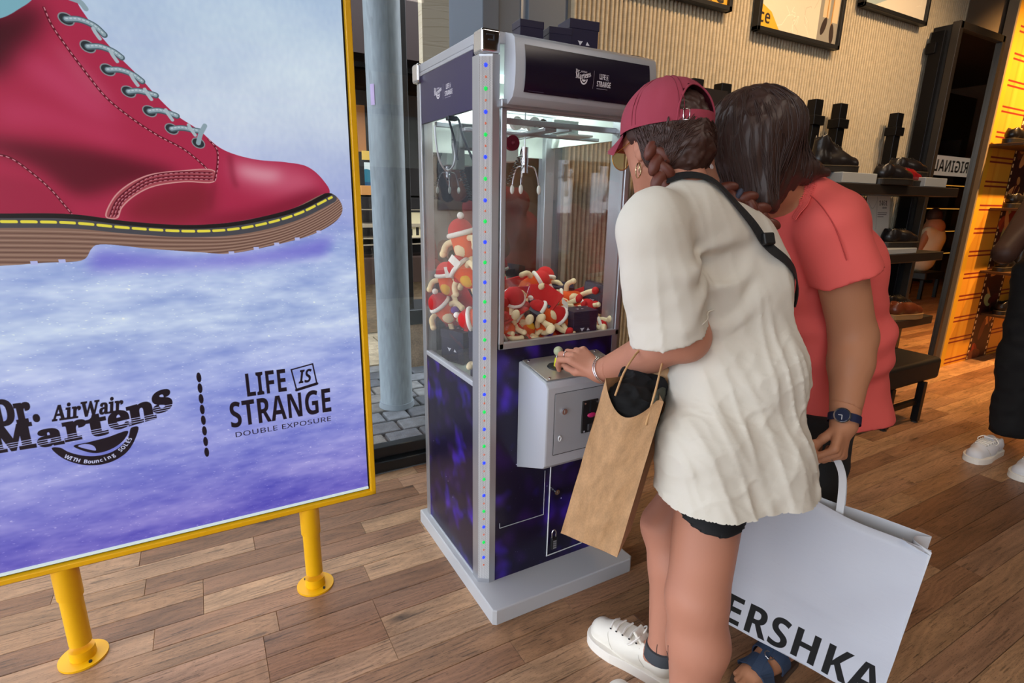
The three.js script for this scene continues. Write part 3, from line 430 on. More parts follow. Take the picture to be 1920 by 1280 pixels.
// right side
wob('side_panel', [span(XR - 0.014, XR - 0.004, 0.05, 0.688, ZB + 0.03, -1.36)], navyPlain, mach); wob('side_glass', [span(XR - 0.011, XR - 0.006, 0.702, 1.5, ZB + 0.03, -1.36)], M.glass, mach);
wob('side_rail', [rspan(XR - 0.02, XR, 0.686, 0.702, ZB + 0.03, -1.36, 0.003), rspan(XR - 0.02, XR, 1.588, 1.612, ZB + 0.03, -1.345, 0.003)], M.aluPaint, mach); wob('side_header', [span(XR - 0.016, XR - 0.005, 1.395, 1.59, ZB + 0.03, -1.36)], std('#cfd8d2', 0.5), mach);
// back: mirror panel in aluminium, closed below and above
wob('back_panel', [span(XL + 0.03, XR - 0.03, 0.05, 0.69, ZB + 0.004, ZB + 0.012), span(XL + 0.03, XR - 0.03, 1.36, 1.6, ZB + 0.004, ZB + 0.012)], std('#cfd8d2', 0.5), mach);
wob('back_mirror', [span(XL + 0.035, XR - 0.035, 0.69, 1.36, ZB + 0.006, ZB + 0.011)], std('#b0b0b0', 0.02, { metalness: 1 }), mach);
wob('roof', [span(XL + 0.01, XR - 0.01, 1.594, 1.606, ZB, -1.31)], M.aluPaint, mach);
wob('play_floor', [span(XL + 0.012, XR - 0.012, 0.655, 0.668, ZB + 0.01, -1.31)], std('#c4d6cc', 0.4), mach);
wob('chute_wall', [span(0.80, 0.803, 0.668, 0.99, -1.56, -1.31), span(0.66, 0.803, 0.668, 0.99, -1.563, -1.56)], M.glass, mach);
// front: lower doors, glass door
wob('front_panel', uvTo(boxUV(span(0.69, XR - 0.046, 0.05, 0.806, ZF - 0.012, ZF - 0.002)), 0.69, 1.11, 0.05, 0.806), navy, mach);
{
  const x0 = 0.697, x1 = 1.129, y0 = 0.806, y1 = 1.452, w = 0.0165, z0 = ZF - 0.012, z1 = ZF + 0.004;
  const dr = wob('glass_door', [rspan(x0, x0 + w, y0, y1, z0, z1, 0.003), rspan(x1 - w, x1, y0, y1, z0, z1, 0.003), rspan(x0, x1, y0, y0 + w * 1.2, z0, z1, 0.003), rspan(x0, x1, y1 - w, y1, z0, z1, 0.003)], M.alu, mach);
  wob('pane', [span(x0 + w - 0.002, x1 - w + 0.002, y0 + w, y1 - w, ZF - 0.006, ZF - 0.002)], M.glass, dr);
  // prize flap outline, service door edge, locks, padlock
  const F = (px, py) => pz(px, py, ZF + 0.001), fl = wob('prize_flap', [bar(F(937, 981), F(937, 990), 0.0012), bar(F(937, 990), F(1019, 964), 0.0014), bar(F(1019, 964), F(1022, 882), 0.0012)], M.aluPaint, mach);
  wob('service_door', [bar(F(1033, 868), F(1025, 1041), 0.0022), bar(F(1024, 1042), F(1090, 1017), 0.0018)], M.whitePaint, mach);
  const lk = F(1043, 921); wob('lock', [new THREE.CylinderGeometry(0.009, 0.009, 0.008, 24).rotateX(Math.PI / 2).translate(lk.x, lk.y, lk.z + 0.003), bx(0.002, 0.009, 0.002, lk.x, lk.y, lk.z + 0.008)], M.chrome, mach);
  const pk = F(1035, 1008), pl = wob('padlock', [rb(0.022, 0.042, 0.014, 0.004, pk.x, pk.y - 0.012, pk.z + 0.01)], M.black, mach);
  wob('shackle', [tube([[pk.x - 0.007, pk.y + 0.006, pk.z + 0.01], [pk.x - 0.007, pk.y + 0.028, pk.z + 0.01], [pk.x, pk.y + 0.037, pk.z + 0.01], [pk.x + 0.007, pk.y + 0.028, pk.z + 0.01], [pk.x + 0.007, pk.y + 0.006, pk.z + 0.01]], 0.0026, 24, 8)], M.chrome, pl);
  wob('dial', [0, 1, 2, 3].map((i) => bx(0.012, 0.005, 0.002, pk.x, pk.y - 0.002 - i * 0.008, pk.z + 0.0175)), M.alu, pl);
}
// marquee with curved front
{
  const prof = [[-1.305, 1.612], [-1.268, 1.6], [-1.2575, 1.592], [-1.2525, 1.57], [-1.2495, 1.54], [-1.2495, 1.51], [-1.254, 1.48], [-1.262, 1.462], [-1.284, 1.449], [-1.305, 1.449]];
  const s = new THREE.Shape(); prof.forEach(([z, y], i) => (i ? s.lineTo(z, y) : s.moveTo(z, y)));
  const g = new THREE.ExtrudeGeometry(s, { depth: 0.45, bevelEnabled: true, bevelSize: 0.0015, bevelThickness: 0.0015, bevelSegments: 2 }); g.rotateY(-Math.PI / 2); // shape x -> z, extrusion -> -x
  g.translate(1.158, 0, 0); const mq = wob('marquee', toCreasedNormals(g, 0.7), M.aluPaint, mach);
  const t = canvasTex(1024, 300, (c, w, h) => { c.fillStyle = '#191126'; c.fillRect(0, 0, w, h); logoDraw(c, 380, 112, 1.0, '#e9e6ea'); c.fillStyle = '#8f8ca0'; c.fillRect(30, 276, 120, 2); c.fillRect(420, 290, 130, 2); });
  const pts = new THREE.CatmullRomCurve3([[-1.2555, 1.579], [-1.2523, 1.565], [-1.2488, 1.54], [-1.2488, 1.51], [-1.2525, 1.483], [-1.2565, 1.473]].map(([z, y]) => V(0, y, z))).getPoints(16), pos = [], uv = [], idx = [];
  pts.forEach((p, i) => { for (const k of [0, 1]) { pos.push(k ? 1.133 : 0.733, p.y, p.z + 0.0032); uv.push(k, 1 - i / 16); } if (i) { const a = i * 2 - 2; idx.push(a, a + 2, a + 1, a + 1, a + 2, a + 3); } });
  const pg = new THREE.BufferGeometry(); pg.setAttribute('position', new THREE.Float32BufferAttribute(pos, 3)); pg.setAttribute('uv', new THREE.Float32BufferAttribute(uv, 2)); pg.setIndex(idx); pg.computeVertexNormals();
  wob('marquee_print', pg, std('#ffffff', 0.25, { map: t }), mq);
  wob('top_rail', [rspan(0.69, 1.13, 1.585, 1.612, -1.33, -1.3, 0.003)], M.aluPaint, mach);
  wob('front_transom', [rspan(0.692, XR - 0.03, 1.44, 1.46, -1.32, -1.288, 0.003)], M.alu, mach);
}
// control box
const joyAt = V(0, 0, 0);
{
  const bX0 = 0.767, bX1 = 1.055, s = new THREE.Shape(); [[-1.304, 0.759], [-1.304, 0.43], [-1.166, 0.488], [-1.157, 0.498], [-1.155, 0.724], [-1.165, 0.736]].forEach(([z, y], i) => (i ? s.lineTo(z, y) : s.moveTo(z, y)));
  const g = new THREE.ExtrudeGeometry(s, { depth: bX1 - bX0 - 0.012, bevelEnabled: true, bevelSize: 0.004, bevelThickness: 0.006, bevelSegments: 3 }); g.rotateY(-Math.PI / 2).translate(bX1 - 0.006, 0, 0);
  const cb = wob('control_box', toCreasedNormals(g, 0.6), M.aluPaint, mach);
  const tilt = Math.atan2(0.023, 0.139), P = (x, t, h = 0) => V(x, 0.7395 + t * 0.023 + h * Math.cos(tilt) + 0.003, -1.165 - t * 0.139 + h * Math.sin(tilt)); // t 0 front .. 1 back
  const flat = (q, x, t, h) => { q.rotateX(tilt); const p = P(x, t, h); return q.translate(p.x, p.y, p.z); };
  wob('top_plate', [flat(rb(0.27, 0.003, 0.135, 0.0012), 0.911, 0.5, 0.001)], std('#b9b2a8', 0.32, { metalness: 0.55 }), cb);
  for (const [x, t] of [[0.79, 0.9], [0.79, 0.08], [1.03, 0.9], [1.03, 0.08]]) wob('screw', [flat(cyl(0.0045, 0.004, 0.003, 0, 0, 0, 12), x, t, 0.003)], M.chrome, cb);
  const jx = 0.845, jt = 0.48; joyAt.copy(P(jx, jt, 0.003));
  wob('joystick_disc', [flat(cyl(0.0245, 0.022, 0.004, 0, 0, 0, 32), jx, jt, 0.004)], M.black, cb);
  const top = P(jx + 0.002, jt, 0.052), j = wob('joystick', [bar(P(jx, jt, 0.004), P(jx + 0.001, jt, 0.032), 0.0058, 16)], std('#d5d22c', 0.4), cb);
  wob('shaft', [bar(P(jx, jt, 0.03), top, 0.0042, 12)], M.chrome, j); wob('knob', [sph(0.0135, top.x, top.y, top.z)], std('#a9b08f', 0.3), j); joyAt.copy(top);
  const bt = wob('button', [flat(cyl(0.0165, 0.0155, 0.006, 0, 0, 0, 32), 0.985, 0.55, 0.004)], std('#8d1f1c', 0.35), cb); wob('button_cap', [flat(cyl(0.0132, 0.012, 0.006, 0, 0, 0, 32), 0.985, 0.55, 0.008)], std('#f4f6fb', 0.25, { emissive: '#e8f0ff', emissiveIntensity: 0.55 }), bt);
  const zf = -1.1512, F = (px, py) => pz(px, py, zf);
  const d0 = F(1043, 739), d1 = F(1037, 853), dX1 = 1.03; const door = wob('coin_door', [rspan(d1.x, dX1, d1.y, d0.y, zf - 0.002, zf + 0.0012, 0.001)], std('#a9adb4', 0.45, { metalness: 0.2 }), cb);
  wob('door_gap', [bar(V(d1.x - 0.001, d0.y + 0.001, zf), V(dX1, d0.y + 0.001, zf), 0.0008, 6), bar(V(d1.x - 0.001, d1.y - 0.001, zf), V(d1.x - 0.001, d0.y, zf), 0.0008, 6), bar(V(d1.x, d1.y - 0.001, zf), V(dX1, d1.y - 0.001, zf), 0.0008, 6)], M.black, door);
  const c0 = F(1088, 744), c1 = F(1120, 812), coin = wob('coin_slot_plate', [rb(0.056, 0.098, 0.006, 0.004, (c0.x + c1.x) / 2, (c0.y + c1.y) / 2, zf + 0.003)], M.black, door), cx = (c0.x + c1.x) / 2, cy = (c0.y + c1.y) / 2;
  wob('slot', [bx(0.004, 0.036, 0.003, cx - 0.002, cy + 0.028, zf + 0.0065)], M.darkSteel, coin); wob('return_button', [sph(0.015, cx + 0.004, cy + 0.004, zf + 0.007, 1, 0.5, 0.35)], std('#c02a6a', 0.35), coin); wob('coin_cup', [rb(0.034, 0.022, 0.012, 0.004, cx + 0.008, cy - 0.032, zf + 0.006)], std('#2a2a2e', 0.4), coin);
  for (const [x, y] of [[-0.021, 0.042], [0.021, 0.042], [-0.021, -0.042], [0.021, -0.042]]) wob('screw', [new THREE.CylinderGeometry(0.003, 0.003, 0.003, 10).rotateX(Math.PI / 2).translate(cx + x, cy + y, zf + 0.007)], M.chrome, coin);
  const lk = F(1056, 770); wob('lock', [new THREE.CylinderGeometry(0.0085, 0.0085, 0.009, 24).rotateX(Math.PI / 2).translate(lk.x, lk.y, zf + 0.004), bx(0.002, 0.009, 0.002, lk.x, lk.y, zf + 0.009)], M.chrome, door);
  const rg = F(1048, 821); wob('hasp', [new THREE.TorusGeometry(0.007, 0.0022, 8, 20).scale(0.6, 1, 1).translate(rg.x, rg.y, zf + 0.004)], M.whitePaint, door);
}
// crane inside: rails, carriage with wheels, coiled leads, claw
{
  const wht = std('#d4ddd6', 0.45), cr = wob('crane', [rspan(XL + 0.03, XR - 0.03, 1.49, 1.5, -1.7, -1.685, 0.002), rspan(XL + 0.03, XR - 0.03, 1.41, 1.425, -1.36, -1.345, 0.002), rspan(XL + 0.03, XR - 0.03, 1.43, 1.445, -1.7, -1.68, 0.002)], M.alu, mach);
  wob('bridge', [rspan(0.86, 0.9, 1.40, 1.41, -1.69, -1.35, 0.002), rspan(0.94, 0.952, 1.405, 1.42, -1.69, -1.35, 0.002), rspan(0.66, 1.12, 1.395, 1.404, -1.46, -1.44, 0.002)], M.alu, cr);
  wob('bracket', [rspan(0.96, 1.05, 1.40, 1.45, -1.462, -1.455, 0.002), rspan(0.96, 1.05, 1.398, 1.404, -1.47, -1.38, 0.002), rspan(0.80, 0.9, 1.33, 1.41, -1.62, -1.56, 0.003)], wht, cr);
  for (const [x, r] of [[0.815, 0.018], [0.845, 0.012], [0.872, 0.021], [0.9, 0.017]]) { const w = wob('wheel', [new THREE.CylinderGeometry(r, r, 0.016, 24).rotateX(Math.PI / 2).translate(x, 1.425, -1.43)], x > 0.89 ? M.black : std('#e4e6dc', 0.4), cr); wob('hub', [new THREE.CylinderGeometry(r * 0.35, r * 0.35, 0.018, 12).rotateX(Math.PI / 2).translate(x, 1.425, -1.43)], M.darkSteel, w); }
  wob('motor', [rspan(0.7, 0.78, 1.36, 1.43, -1.63, -1.55, 0.006), rspan(0.69, 0.72, 1.3, 1.38, -1.6, -1.57, 0.003)], std('#6c7672', 0.5), cr);
  const red = pz(960, 268, -1.42); wob('maroon_disc', [new THREE.CylinderGeometry(0.021, 0.021, 0.012, 32).rotateX(Math.PI / 2).translate(red.x, red.y, -1.42), sph(0.006, red.x, red.y, -1.413)], std('#6d1226', 0.2), cr);  // plain maroon disc with a small knob, set by the carriage
  const coil = (a, b, r, turns, w) => { const d = b.clone().sub(a), pts = [], u = V(1, 0, 0), v = d.clone().normalize().cross(u).normalize(); for (let i = 0; i <= turns * 12; i++) { const t = i / (turns * 12), an = i / 12 * Math.PI * 2; pts.push(a.clone().addScaledVector(d, t).addScaledVector(u, Math.cos(an) * r).addScaledVector(v, Math.sin(an) * r)); } return new THREE.TubeGeometry(new THREE.CatmullRomCurve3(pts), turns * 14, w, 5); };
  const zk = -1.47, G = (px, py, z = zk) => pz(px, py, z);
  wob('coiled_lead', [coil(G(951, 345), G(975, 292), 0.006, 9, 0.0016), tube([G(975, 292), G(978, 280), G(984, 276)], 0.0018, 10, 5)], M.black, cr);
  wob('coiled_lead', [coil(G(855, 268, -1.6), G(868, 330, -1.6), 0.007, 12, 0.0018), coil(G(868, 330, -1.6), G(884, 375, -1.6), 0.007, 9, 0.0018), coil(G(850, 262, -1.6), G(872, 262, -1.6), 0.008, 4, 0.0018)], M.black, cr);
  wob('steel_loop', [tube([G(815, 235, -1.55), G(818, 270, -1.55), G(826, 305, -1.55), G(838, 320, -1.55), G(849, 312, -1.55), G(853, 290, -1.55), G(849, 268, -1.55)], 0.003, 40, 8)], M.alu, cr);
  wob('hanger', [tube([G(842, 225, -1.5), G(852, 262, -1.5), G(858, 300, -1.5)], 0.0035, 20, 8), tube([G(846, 222, -1.5), G(858, 222, -1.5), G(866, 250, -1.5), G(889, 305, -1.5)], 0.0035, 30, 8), rb(0.03, 0.012, 0.02, 0.003, G(847, 222, -1.5).x, G(847, 222, -1.5).y, -1.5)], M.darkSteel, cr);
  const ct = G(984, 278), cl = wob('claw', [cyl(0.0105, 0.0105, 0.03, ct.x, ct.y - 0.012, zk), cyl(0.0125, 0.0125, 0.012, ct.x, ct.y - 0.034, zk), cyl(0.011, 0.011, 0.03, ct.x, ct.y - 0.055, zk), cyl(0.002, 0.002, 0.12, ct.x, ct.y + 0.06, zk)], M.chrome, mach);
  for (let k = 0; k < 3; k++) { const an = k * 2.094 + 0.2, f = (r, y) => V(ct.x + Math.cos(an) * r, ct.y + y, zk + Math.sin(an) * r); const p = wob('prong', [tube([f(0.01, -0.05), f(0.03, -0.055), f(0.042, -0.08), f(0.047, -0.105)], 0.0026, 20, 6)], M.chrome, cl); const e = f(0.048, -0.118); wob('tip', [sph(0.008, e.x, e.y, e.z, 0.8, 1.7, 0.8, 12)], std('#e9ece6', 0.5), p); }
}
// lamp strip out of view under the roof, lights the toy compartment
{
  wob('unseen_interior_lamp', [rspan(0.72, 1.09, 1.571, 1.585, -1.66, -1.6, 0.003)], std('#ffffff', 0.5, { emissive: '#e2fff2', emissiveIntensity: 1.6 }), mach);
  const L = new THREE.RectAreaLight(new THREE.Color().setRGB(0.86, 1, 0.94), 60, 0.36, 0.055); L.position.set(0.905, 1.567, -1.63); L.lookAt(0.905, 0, -1.6); scene.add(L);
}
// ---------------------------------------------------------------- prizes: navy boxes and plush toys
const boxTex = canvasTex(256, 256, (c) => { c.fillStyle = '#161336'; c.fillRect(0, 0, 256, 256); c.fillStyle = '#dfe0ea'; c.beginPath(); c.moveTo(70, 110); c.quadraticCurveTo(95, 120, 118, 112); c.quadraticCurveTo(100, 150, 92, 158); c.quadraticCurveTo(84, 130, 70, 110); c.fill(); c.beginPath(); c.moveTo(146, 150); c.lineTo(158, 114); c.lineTo(182, 150); c.fill(); });
const boxMat = std('#1b1838', 0.4), boxFace = std('#ffffff', 0.4, { map: boxTex });
function prizeBox(label, at, rot, s = 1, group = 'navy prize boxes inside the machine') {
  const t = thing('prize_box', label, 'box', at, group); t.rotation.set(...rot);
  obj('carton', new RoundedBoxGeometry(0.082 * s, 0.074 * s, 0.062 * s, 1, 0.0015).translate(0, 0.037 * s, 0), boxMat, t);
  obj('lid', new RoundedBoxGeometry(0.085 * s, 0.022 * s, 0.065 * s, 1, 0.0015).translate(0, 0.0755 * s, 0), boxMat, t);
  obj('mark', [new THREE.PlaneGeometry(0.08 * s, 0.06 * s).translate(0, 0.035 * s, 0.0316 * s)], boxFace, t); obj('mark', [new THREE.PlaneGeometry(0.06 * s, 0.05 * s).rotateX(-Math.PI / 2).translate(0, 0.0868 * s, 0)], boxFace, t);
  return t;
}
const fur = (c) => std(c, 0.9), PL = { orange: fur('#e8591c'), red: fur('#c3161c'), cream: fur('#ecd9ae'), white: fur('#efece4'), purple: fur('#7a4fa8'), yellow: fur('#e9b22e'), tag: std('#f3f1ea', 0.5) };
function plush(label, at, rot, s = 1, v = 0) {
  const t = thing('plush_toy', label, 'plush toy', at, 'plush toys heaped in the machine'); t.rotation.set(...rot); t.scale.setScalar(s);
  obj('body', [new THREE.CapsuleGeometry(0.026, 0.035, 6, 16).translate(0, 0.02, 0)], PL.orange, t);
  const h = obj('hat', [new THREE.SphereGeometry(0.029, 20, 10, 0, 7, 0, 1.7).scale(1, 1.1, 1).translate(0, 0.042, 0)], PL.red, t);
  obj('hat_band', new THREE.TorusGeometry(0.028, 0.006, 8, 24).rotateX(Math.PI / 2).translate(0, 0.04, 0), PL.white, h);
  if (v === 0) obj('pompom', sph(0.008, 0.016, 0.078, 0.004, 1, 1, 1, 12), PL.white, h);
  obj('belly', [sph(0.017, 0, 0.004, 0.014, 1, 1.2, 0.9, 14)], v === 1 ? PL.yellow : PL.cream, t);
  for (const sx of [-1, 1]) {
    const a = obj('arm', [tube([[sx * 0.022, 0.026, 0.004], [sx * 0.042, 0.022, 0.012], [sx * 0.05, 0.006, 0.022]], 0.0075, 12, 8), sph(0.0085, sx * 0.05, 0.004, 0.023, 1, 1, 1, 10)], PL.cream, t);
    const l = obj('leg', [tube([[sx * 0.012, -0.018, 0.004], [sx * 0.019, -0.04, 0.012], [sx * 0.02, -0.054, 0.02]], 0.0075, 12, 8)], PL.cream, t); obj('boot', sph(0.0115, sx * 0.02, -0.058, 0.025, 1, 0.9, 1.3, 12), v === 1 ? PL.purple : v === 2 ? PL.cream : PL.red, l);
  }
  obj('cape', [extrude([[-0.022, 0.034], [0.022, 0.034], [0.052, -0.06], [0, -0.075], [-0.05, -0.058]], 0.003, 0.0015).translate(0, 0, -0.034)], PL.red, t);
  if (v === 1) obj('paper_tag', [rb(0.022, 0.03, 0.0012, 0.0005, 0.026, 0.05, 0.03)], PL.tag, t);
}
{
  // boxes [px, py, z, tilt x, turn y, tilt z, size, label]
  [[1046, 572, -1.56, 0.15, -0.5, 0.05, 1, 'navy prize box lying open side up at the back of the toy heap'], [1113, 572, -1.47, -0.1, -0.75, -0.25, 1, 'navy prize box tilted on the heap beside the right glass'], [1084, 622, -1.36, 0.02, 0.0, 0, 0.98, 'navy prize box standing upright against the front glass'], [998, 596, -1.43, 0.5, 0.5, 0.1, 0.85, 'small dark prize box half buried among the plush toys'], [992, 575, -1.55, 0.3, -0.2, 0.2, 0.9, 'dark prize box behind the lying plush toy'], [1130, 640, -1.37, 0, -0.3, 0, 0.8, 'dark prize box in the right front corner of the heap']].forEach(([x, y, z, a, b, c, s, l]) => { const p = pz(x, y, z); prizeBox(l, [p.x, p.y - 0.02, p.z], [a, b, c], s * 1.12); });
  prizeBox('navy prize box with white wing mark stacked on another by the left glass', [0.708, 0.745, -1.405], [0, -1.5, 0], 1.05); prizeBox('navy prize box under another by the left glass', [0.71, 0.669, -1.405], [0, -1.55, 0], 1);
  prizeBox('navy prize box in the back left corner of the machine', [0.75, 0.669, -1.68], [0, -1.2, 0], 1.3); prizeBox('navy prize box under the standing box at the front glass', [pz(1084, 650, -1.36).x, 0.669, -1.37], [0, 0.1, 0], 1.05);
  const tops = 'navy boxes on top of the machine', T = (px, py) => pz(px, py, -1.42); for (const [x, y, s, l, z, tn] of [[1085, 44, 0.98, 'tallest navy box standing on the machine roof', -1.42, -0.12], [1045, 56, 0.6, 'small navy box on the roof beside the tallest box', -1.42, -0.2], [990, 43, 0.72, 'low navy box on the roof near the chrome corner', -1.42, -0.1]]) { const p = pz(x, y, z); prizeBox(l, [p.x, 1.607, z], [0, tn, 0], (p.y - 1.607) / 0.0865, tops); }
  // plush toys [px, py, z, rx, ry, rz, size, variant]
  const where = ['lying sideways by the front glass', 'face down at the front left corner', 'with a paper tag in the front row', 'with orange belly turned up in the front row', 'pressed to the front glass beside the upright box', 'under the upright box', 'lying across the middle of the heap', 'at the left of the heap by the post', 'behind the lying toy with a paper tag', 'head down beside the tilted box', 'next to the back box with its cape up', 'in the right front corner with cape against the glass', 'low in the right corner', 'at the far left by the mirror', 'hanging high by the left glass', 'beside the left glass below the hanging toy', 'on top of the stacked boxes by the left glass', 'low at the left glass below the boxes', 'deep in the heap at the back', 'at the back under the open box', 'between the two back boxes', 'at the bottom of the front row', 'behind the front row at the centre', 'in the left back corner', 'wedged by the chute wall', 'leaning on the upright front box', 'between the front box and the right glass', 'on top of the heap beside the tilted box', 'right of the middle behind the upright box', 'flat on its back near the chute wall', 'upside down behind the tagged toy'];
  [[962, 622, -1.345, 1.6, 0.5, 1.3, 1.05, 0], [975, 645, -1.335, -1.5, 0.4, 0.9, 1, 2], [992, 620, -1.37, -0.9, 0.2, 0.7, 1.05, 1], [1030, 598, -1.38, -0.7, 0.3, 0.9, 1.1, 0], [1022, 625, -1.35, -1.2, 0.8, -0.9, 1.1, 2], [1050, 640, -1.34, 1.2, 0.2, 1.2, 0.95, 0], [1000, 565, -1.45, 0.2, 0.3, -1.4, 1.2, 0], [958, 575, -1.42, 0.5, 0.9, 0.3, 1.1, 1], [988, 540, -1.55, 0.1, -0.3, -1.0, 1.15, 1], [1055, 575, -1.45, -1.9, 0.6, 0.5, 1.05, 0], [1022, 545, -1.58, -0.5, 1.9, 0.3, 1.15, 2], [1118, 600, -1.375, -1.0, -0.4, 0.5, 1.05, 2], [1126, 622, -1.35, 0.6, -0.3, -0.9, 1, 0], [825, 540, -1.7, 0.2, -0.9, 0.3, 1.2, 1], [852, 470, -1.56, 0.3, -1.1, 0.5, 1.35, 0], [850, 525, -1.52, 0.4, -1.0, 1.2, 1.25, 1], [872, 598, -1.42, -0.9, -0.6, 1.2, 1.15, 0], [884, 695, -1.365, 1.2, -0.8, -0.4, 1.0, 2], [1000, 600, -1.6, 0.3, 0.6, 0.9, 1.2, 0], [1050, 600, -1.55, 0.6, 0.1, 1.1, 1.2, 1], [1085, 585, -1.55, 0.9, 1.4, 0.3, 1.15, 2], [1005, 650, -1.36, 0.2, 0.9, 1.3, 1, 0], [1030, 640, -1.43, 1.1, 0.4, 0.2, 1.1, 1], [840, 590, -1.7, 0.3, -0.5, 0.8, 1.25, 0], [940, 620, -1.6, 0.8, 0.3, 0.1, 1.2, 2], [1062, 606, -1.385, -0.6, 0.5, 1.1, 1.1, 1], [1112, 628, -1.4, 0.4, 0.9, -0.8, 1.05, 2], [1090, 560, -1.47, -0.4, -0.6, 1.4, 1.15, 0], [1075, 590, -1.44, 0.9, 0.2, -1.0, 1.1, 1], [968, 600, -1.4, -1.4, 0.3, -0.4, 1.1, 2], [1010, 585, -1.42, 2.6, 0.5, 0.6, 1.1, 2]].forEach(([x, y, z, a, b, c, s, v], i) => { const p = pz(x, y, z); p.y = Math.max(p.y, 0.71); p.x = clamp(p.x, XL + 0.07, XR - 0.075); p.z = clamp(p.z, ZB + 0.075, ZF - 0.08); plush('orange plush toy with red cap ' + where[i], [p.x, p.y, p.z], [a, b, c], s, v); });
}
// ---------------------------------------------------------------- shoes
function shoeSole(len, w, h, heel = 0) { // outline seen from above, toe at +x, heel at 0
  const s = new THREE.Shape(), a = w / 2; s.moveTo(0.02, -a * 0.7); s.bezierCurveTo(len * 0.3, -a * 0.78, len * 0.42, -a * 0.85, len * 0.62, -a * 1.02); s.bezierCurveTo(len * 0.85, -a * 1.05, len, -a * 0.7, len, 0.04 * a); s.bezierCurveTo(len, a * 0.8, len * 0.85, a, len * 0.65, a * 0.98); s.bezierCurveTo(len * 0.4, a * 0.75, len * 0.3, a * 0.78, 0.02, a * 0.72); s.bezierCurveTo(-0.012, a * 0.5, -0.012, -a * 0.5, 0.02, -a * 0.7);
  const g = new THREE.ExtrudeGeometry(s, { depth: h - 0.004, bevelEnabled: true, bevelSize: 0.002, bevelThickness: 0.002, bevelSegments: 2, curveSegments: 10 }); g.rotateX(-Math.PI / 2); g.translate(0, 0.002, 0); return g;
}
function shoeUpper(len, w, h0, collar, cell = 0.006) {
  const a = w / 2, f = join([sdCap(V(0.045, h0 + 0.03, 0), V(0.05, collar - 0.01, 0), a * 0.66, a * 0.6), sdCap(V(0.05, h0 + 0.03, 0), V(len * 0.55, h0 + 0.022, 0), a * 0.66, a * 0.74), sdCap(V(len * 0.5, h0 + 0.02, 0), V(len - a * 0.72, h0 + 0.012, 0), a * 0.8, a * 0.72), sdCap(V(len * 0.28, collar * 0.78, 0), V(len * 0.68, h0 + 0.036, 0), a * 0.5, a * 0.5)], 0.03);
  const hole = sdEll(V(0.06, collar + 0.012, 0), V(0.055, 0.035, a * 0.46));
  return (x, y, z) => Math.max(f(x, y, z), h0 - y, y - collar - (x > 0.1 ? 0.0 : 0.006), -hole(x, y, z));
}
const leather = (c) => std(c, 0.3), soleMat = std('#151211', 0.5), soleTan = std('#8c6a44', 0.55);
const protoShoes = {};
function makeShoe(kind) {
  const [len, w, collar, upper, sole] = { black: [0.275, 0.1, 0.1, '#151316', soleMat], red: [0.275, 0.1, 0.095, '#7a1018', soleMat], brown: [0.275, 0.1, 0.1, '#5d2b16', soleTan], boot: [0.28, 0.104, 0.165, '#141215', soleMat] }[kind], g = new THREE.Group();
  const f = shoeUpper(len, w, 0.028, collar); obj('upper', net(f, V(-0.03, 0.02, -0.07), V(len + 0.02, collar + 0.02, 0.07), 0.006), leather(upper), g);
  obj('sole', shoeSole(len, w, 0.029), sole, g);
  obj('welt', shoeSole(len * 1.005, w * 1.03, 0.006).translate(0, 0.026, 0), kind === 'brown' ? soleTan : std('#3a3226', 0.5), g);
  for (let i = 0; i < 4; i++) { const x = len * (0.36 + i * 0.075), p = onto(f, V(x, 0.14, 0), 0.002); obj('lace', tube([V(x - 0.006, p.y - 0.012, -0.022), V(x, p.y + 0.002, 0), V(x - 0.006, p.y - 0.012, 0.022)], 0.0026, 10, 5), std(kind === 'red' ? '#4a0a10' : '#0d0c0d', 0.6), g); }
  return g;
}
function shoe(kind, label, at, turn, group = 'shoes on the wall rack') {
  const g = (protoShoes[kind] ??= makeShoe(kind)).clone(); g.name = numbered(kind === 'boot' ? 'boot' : 'shoe'); scene.add(g); g.position.set(...at); g.rotation.y = turn; return tag(g, label, kind === 'boot' ? 'boot' : 'shoe', group);
}
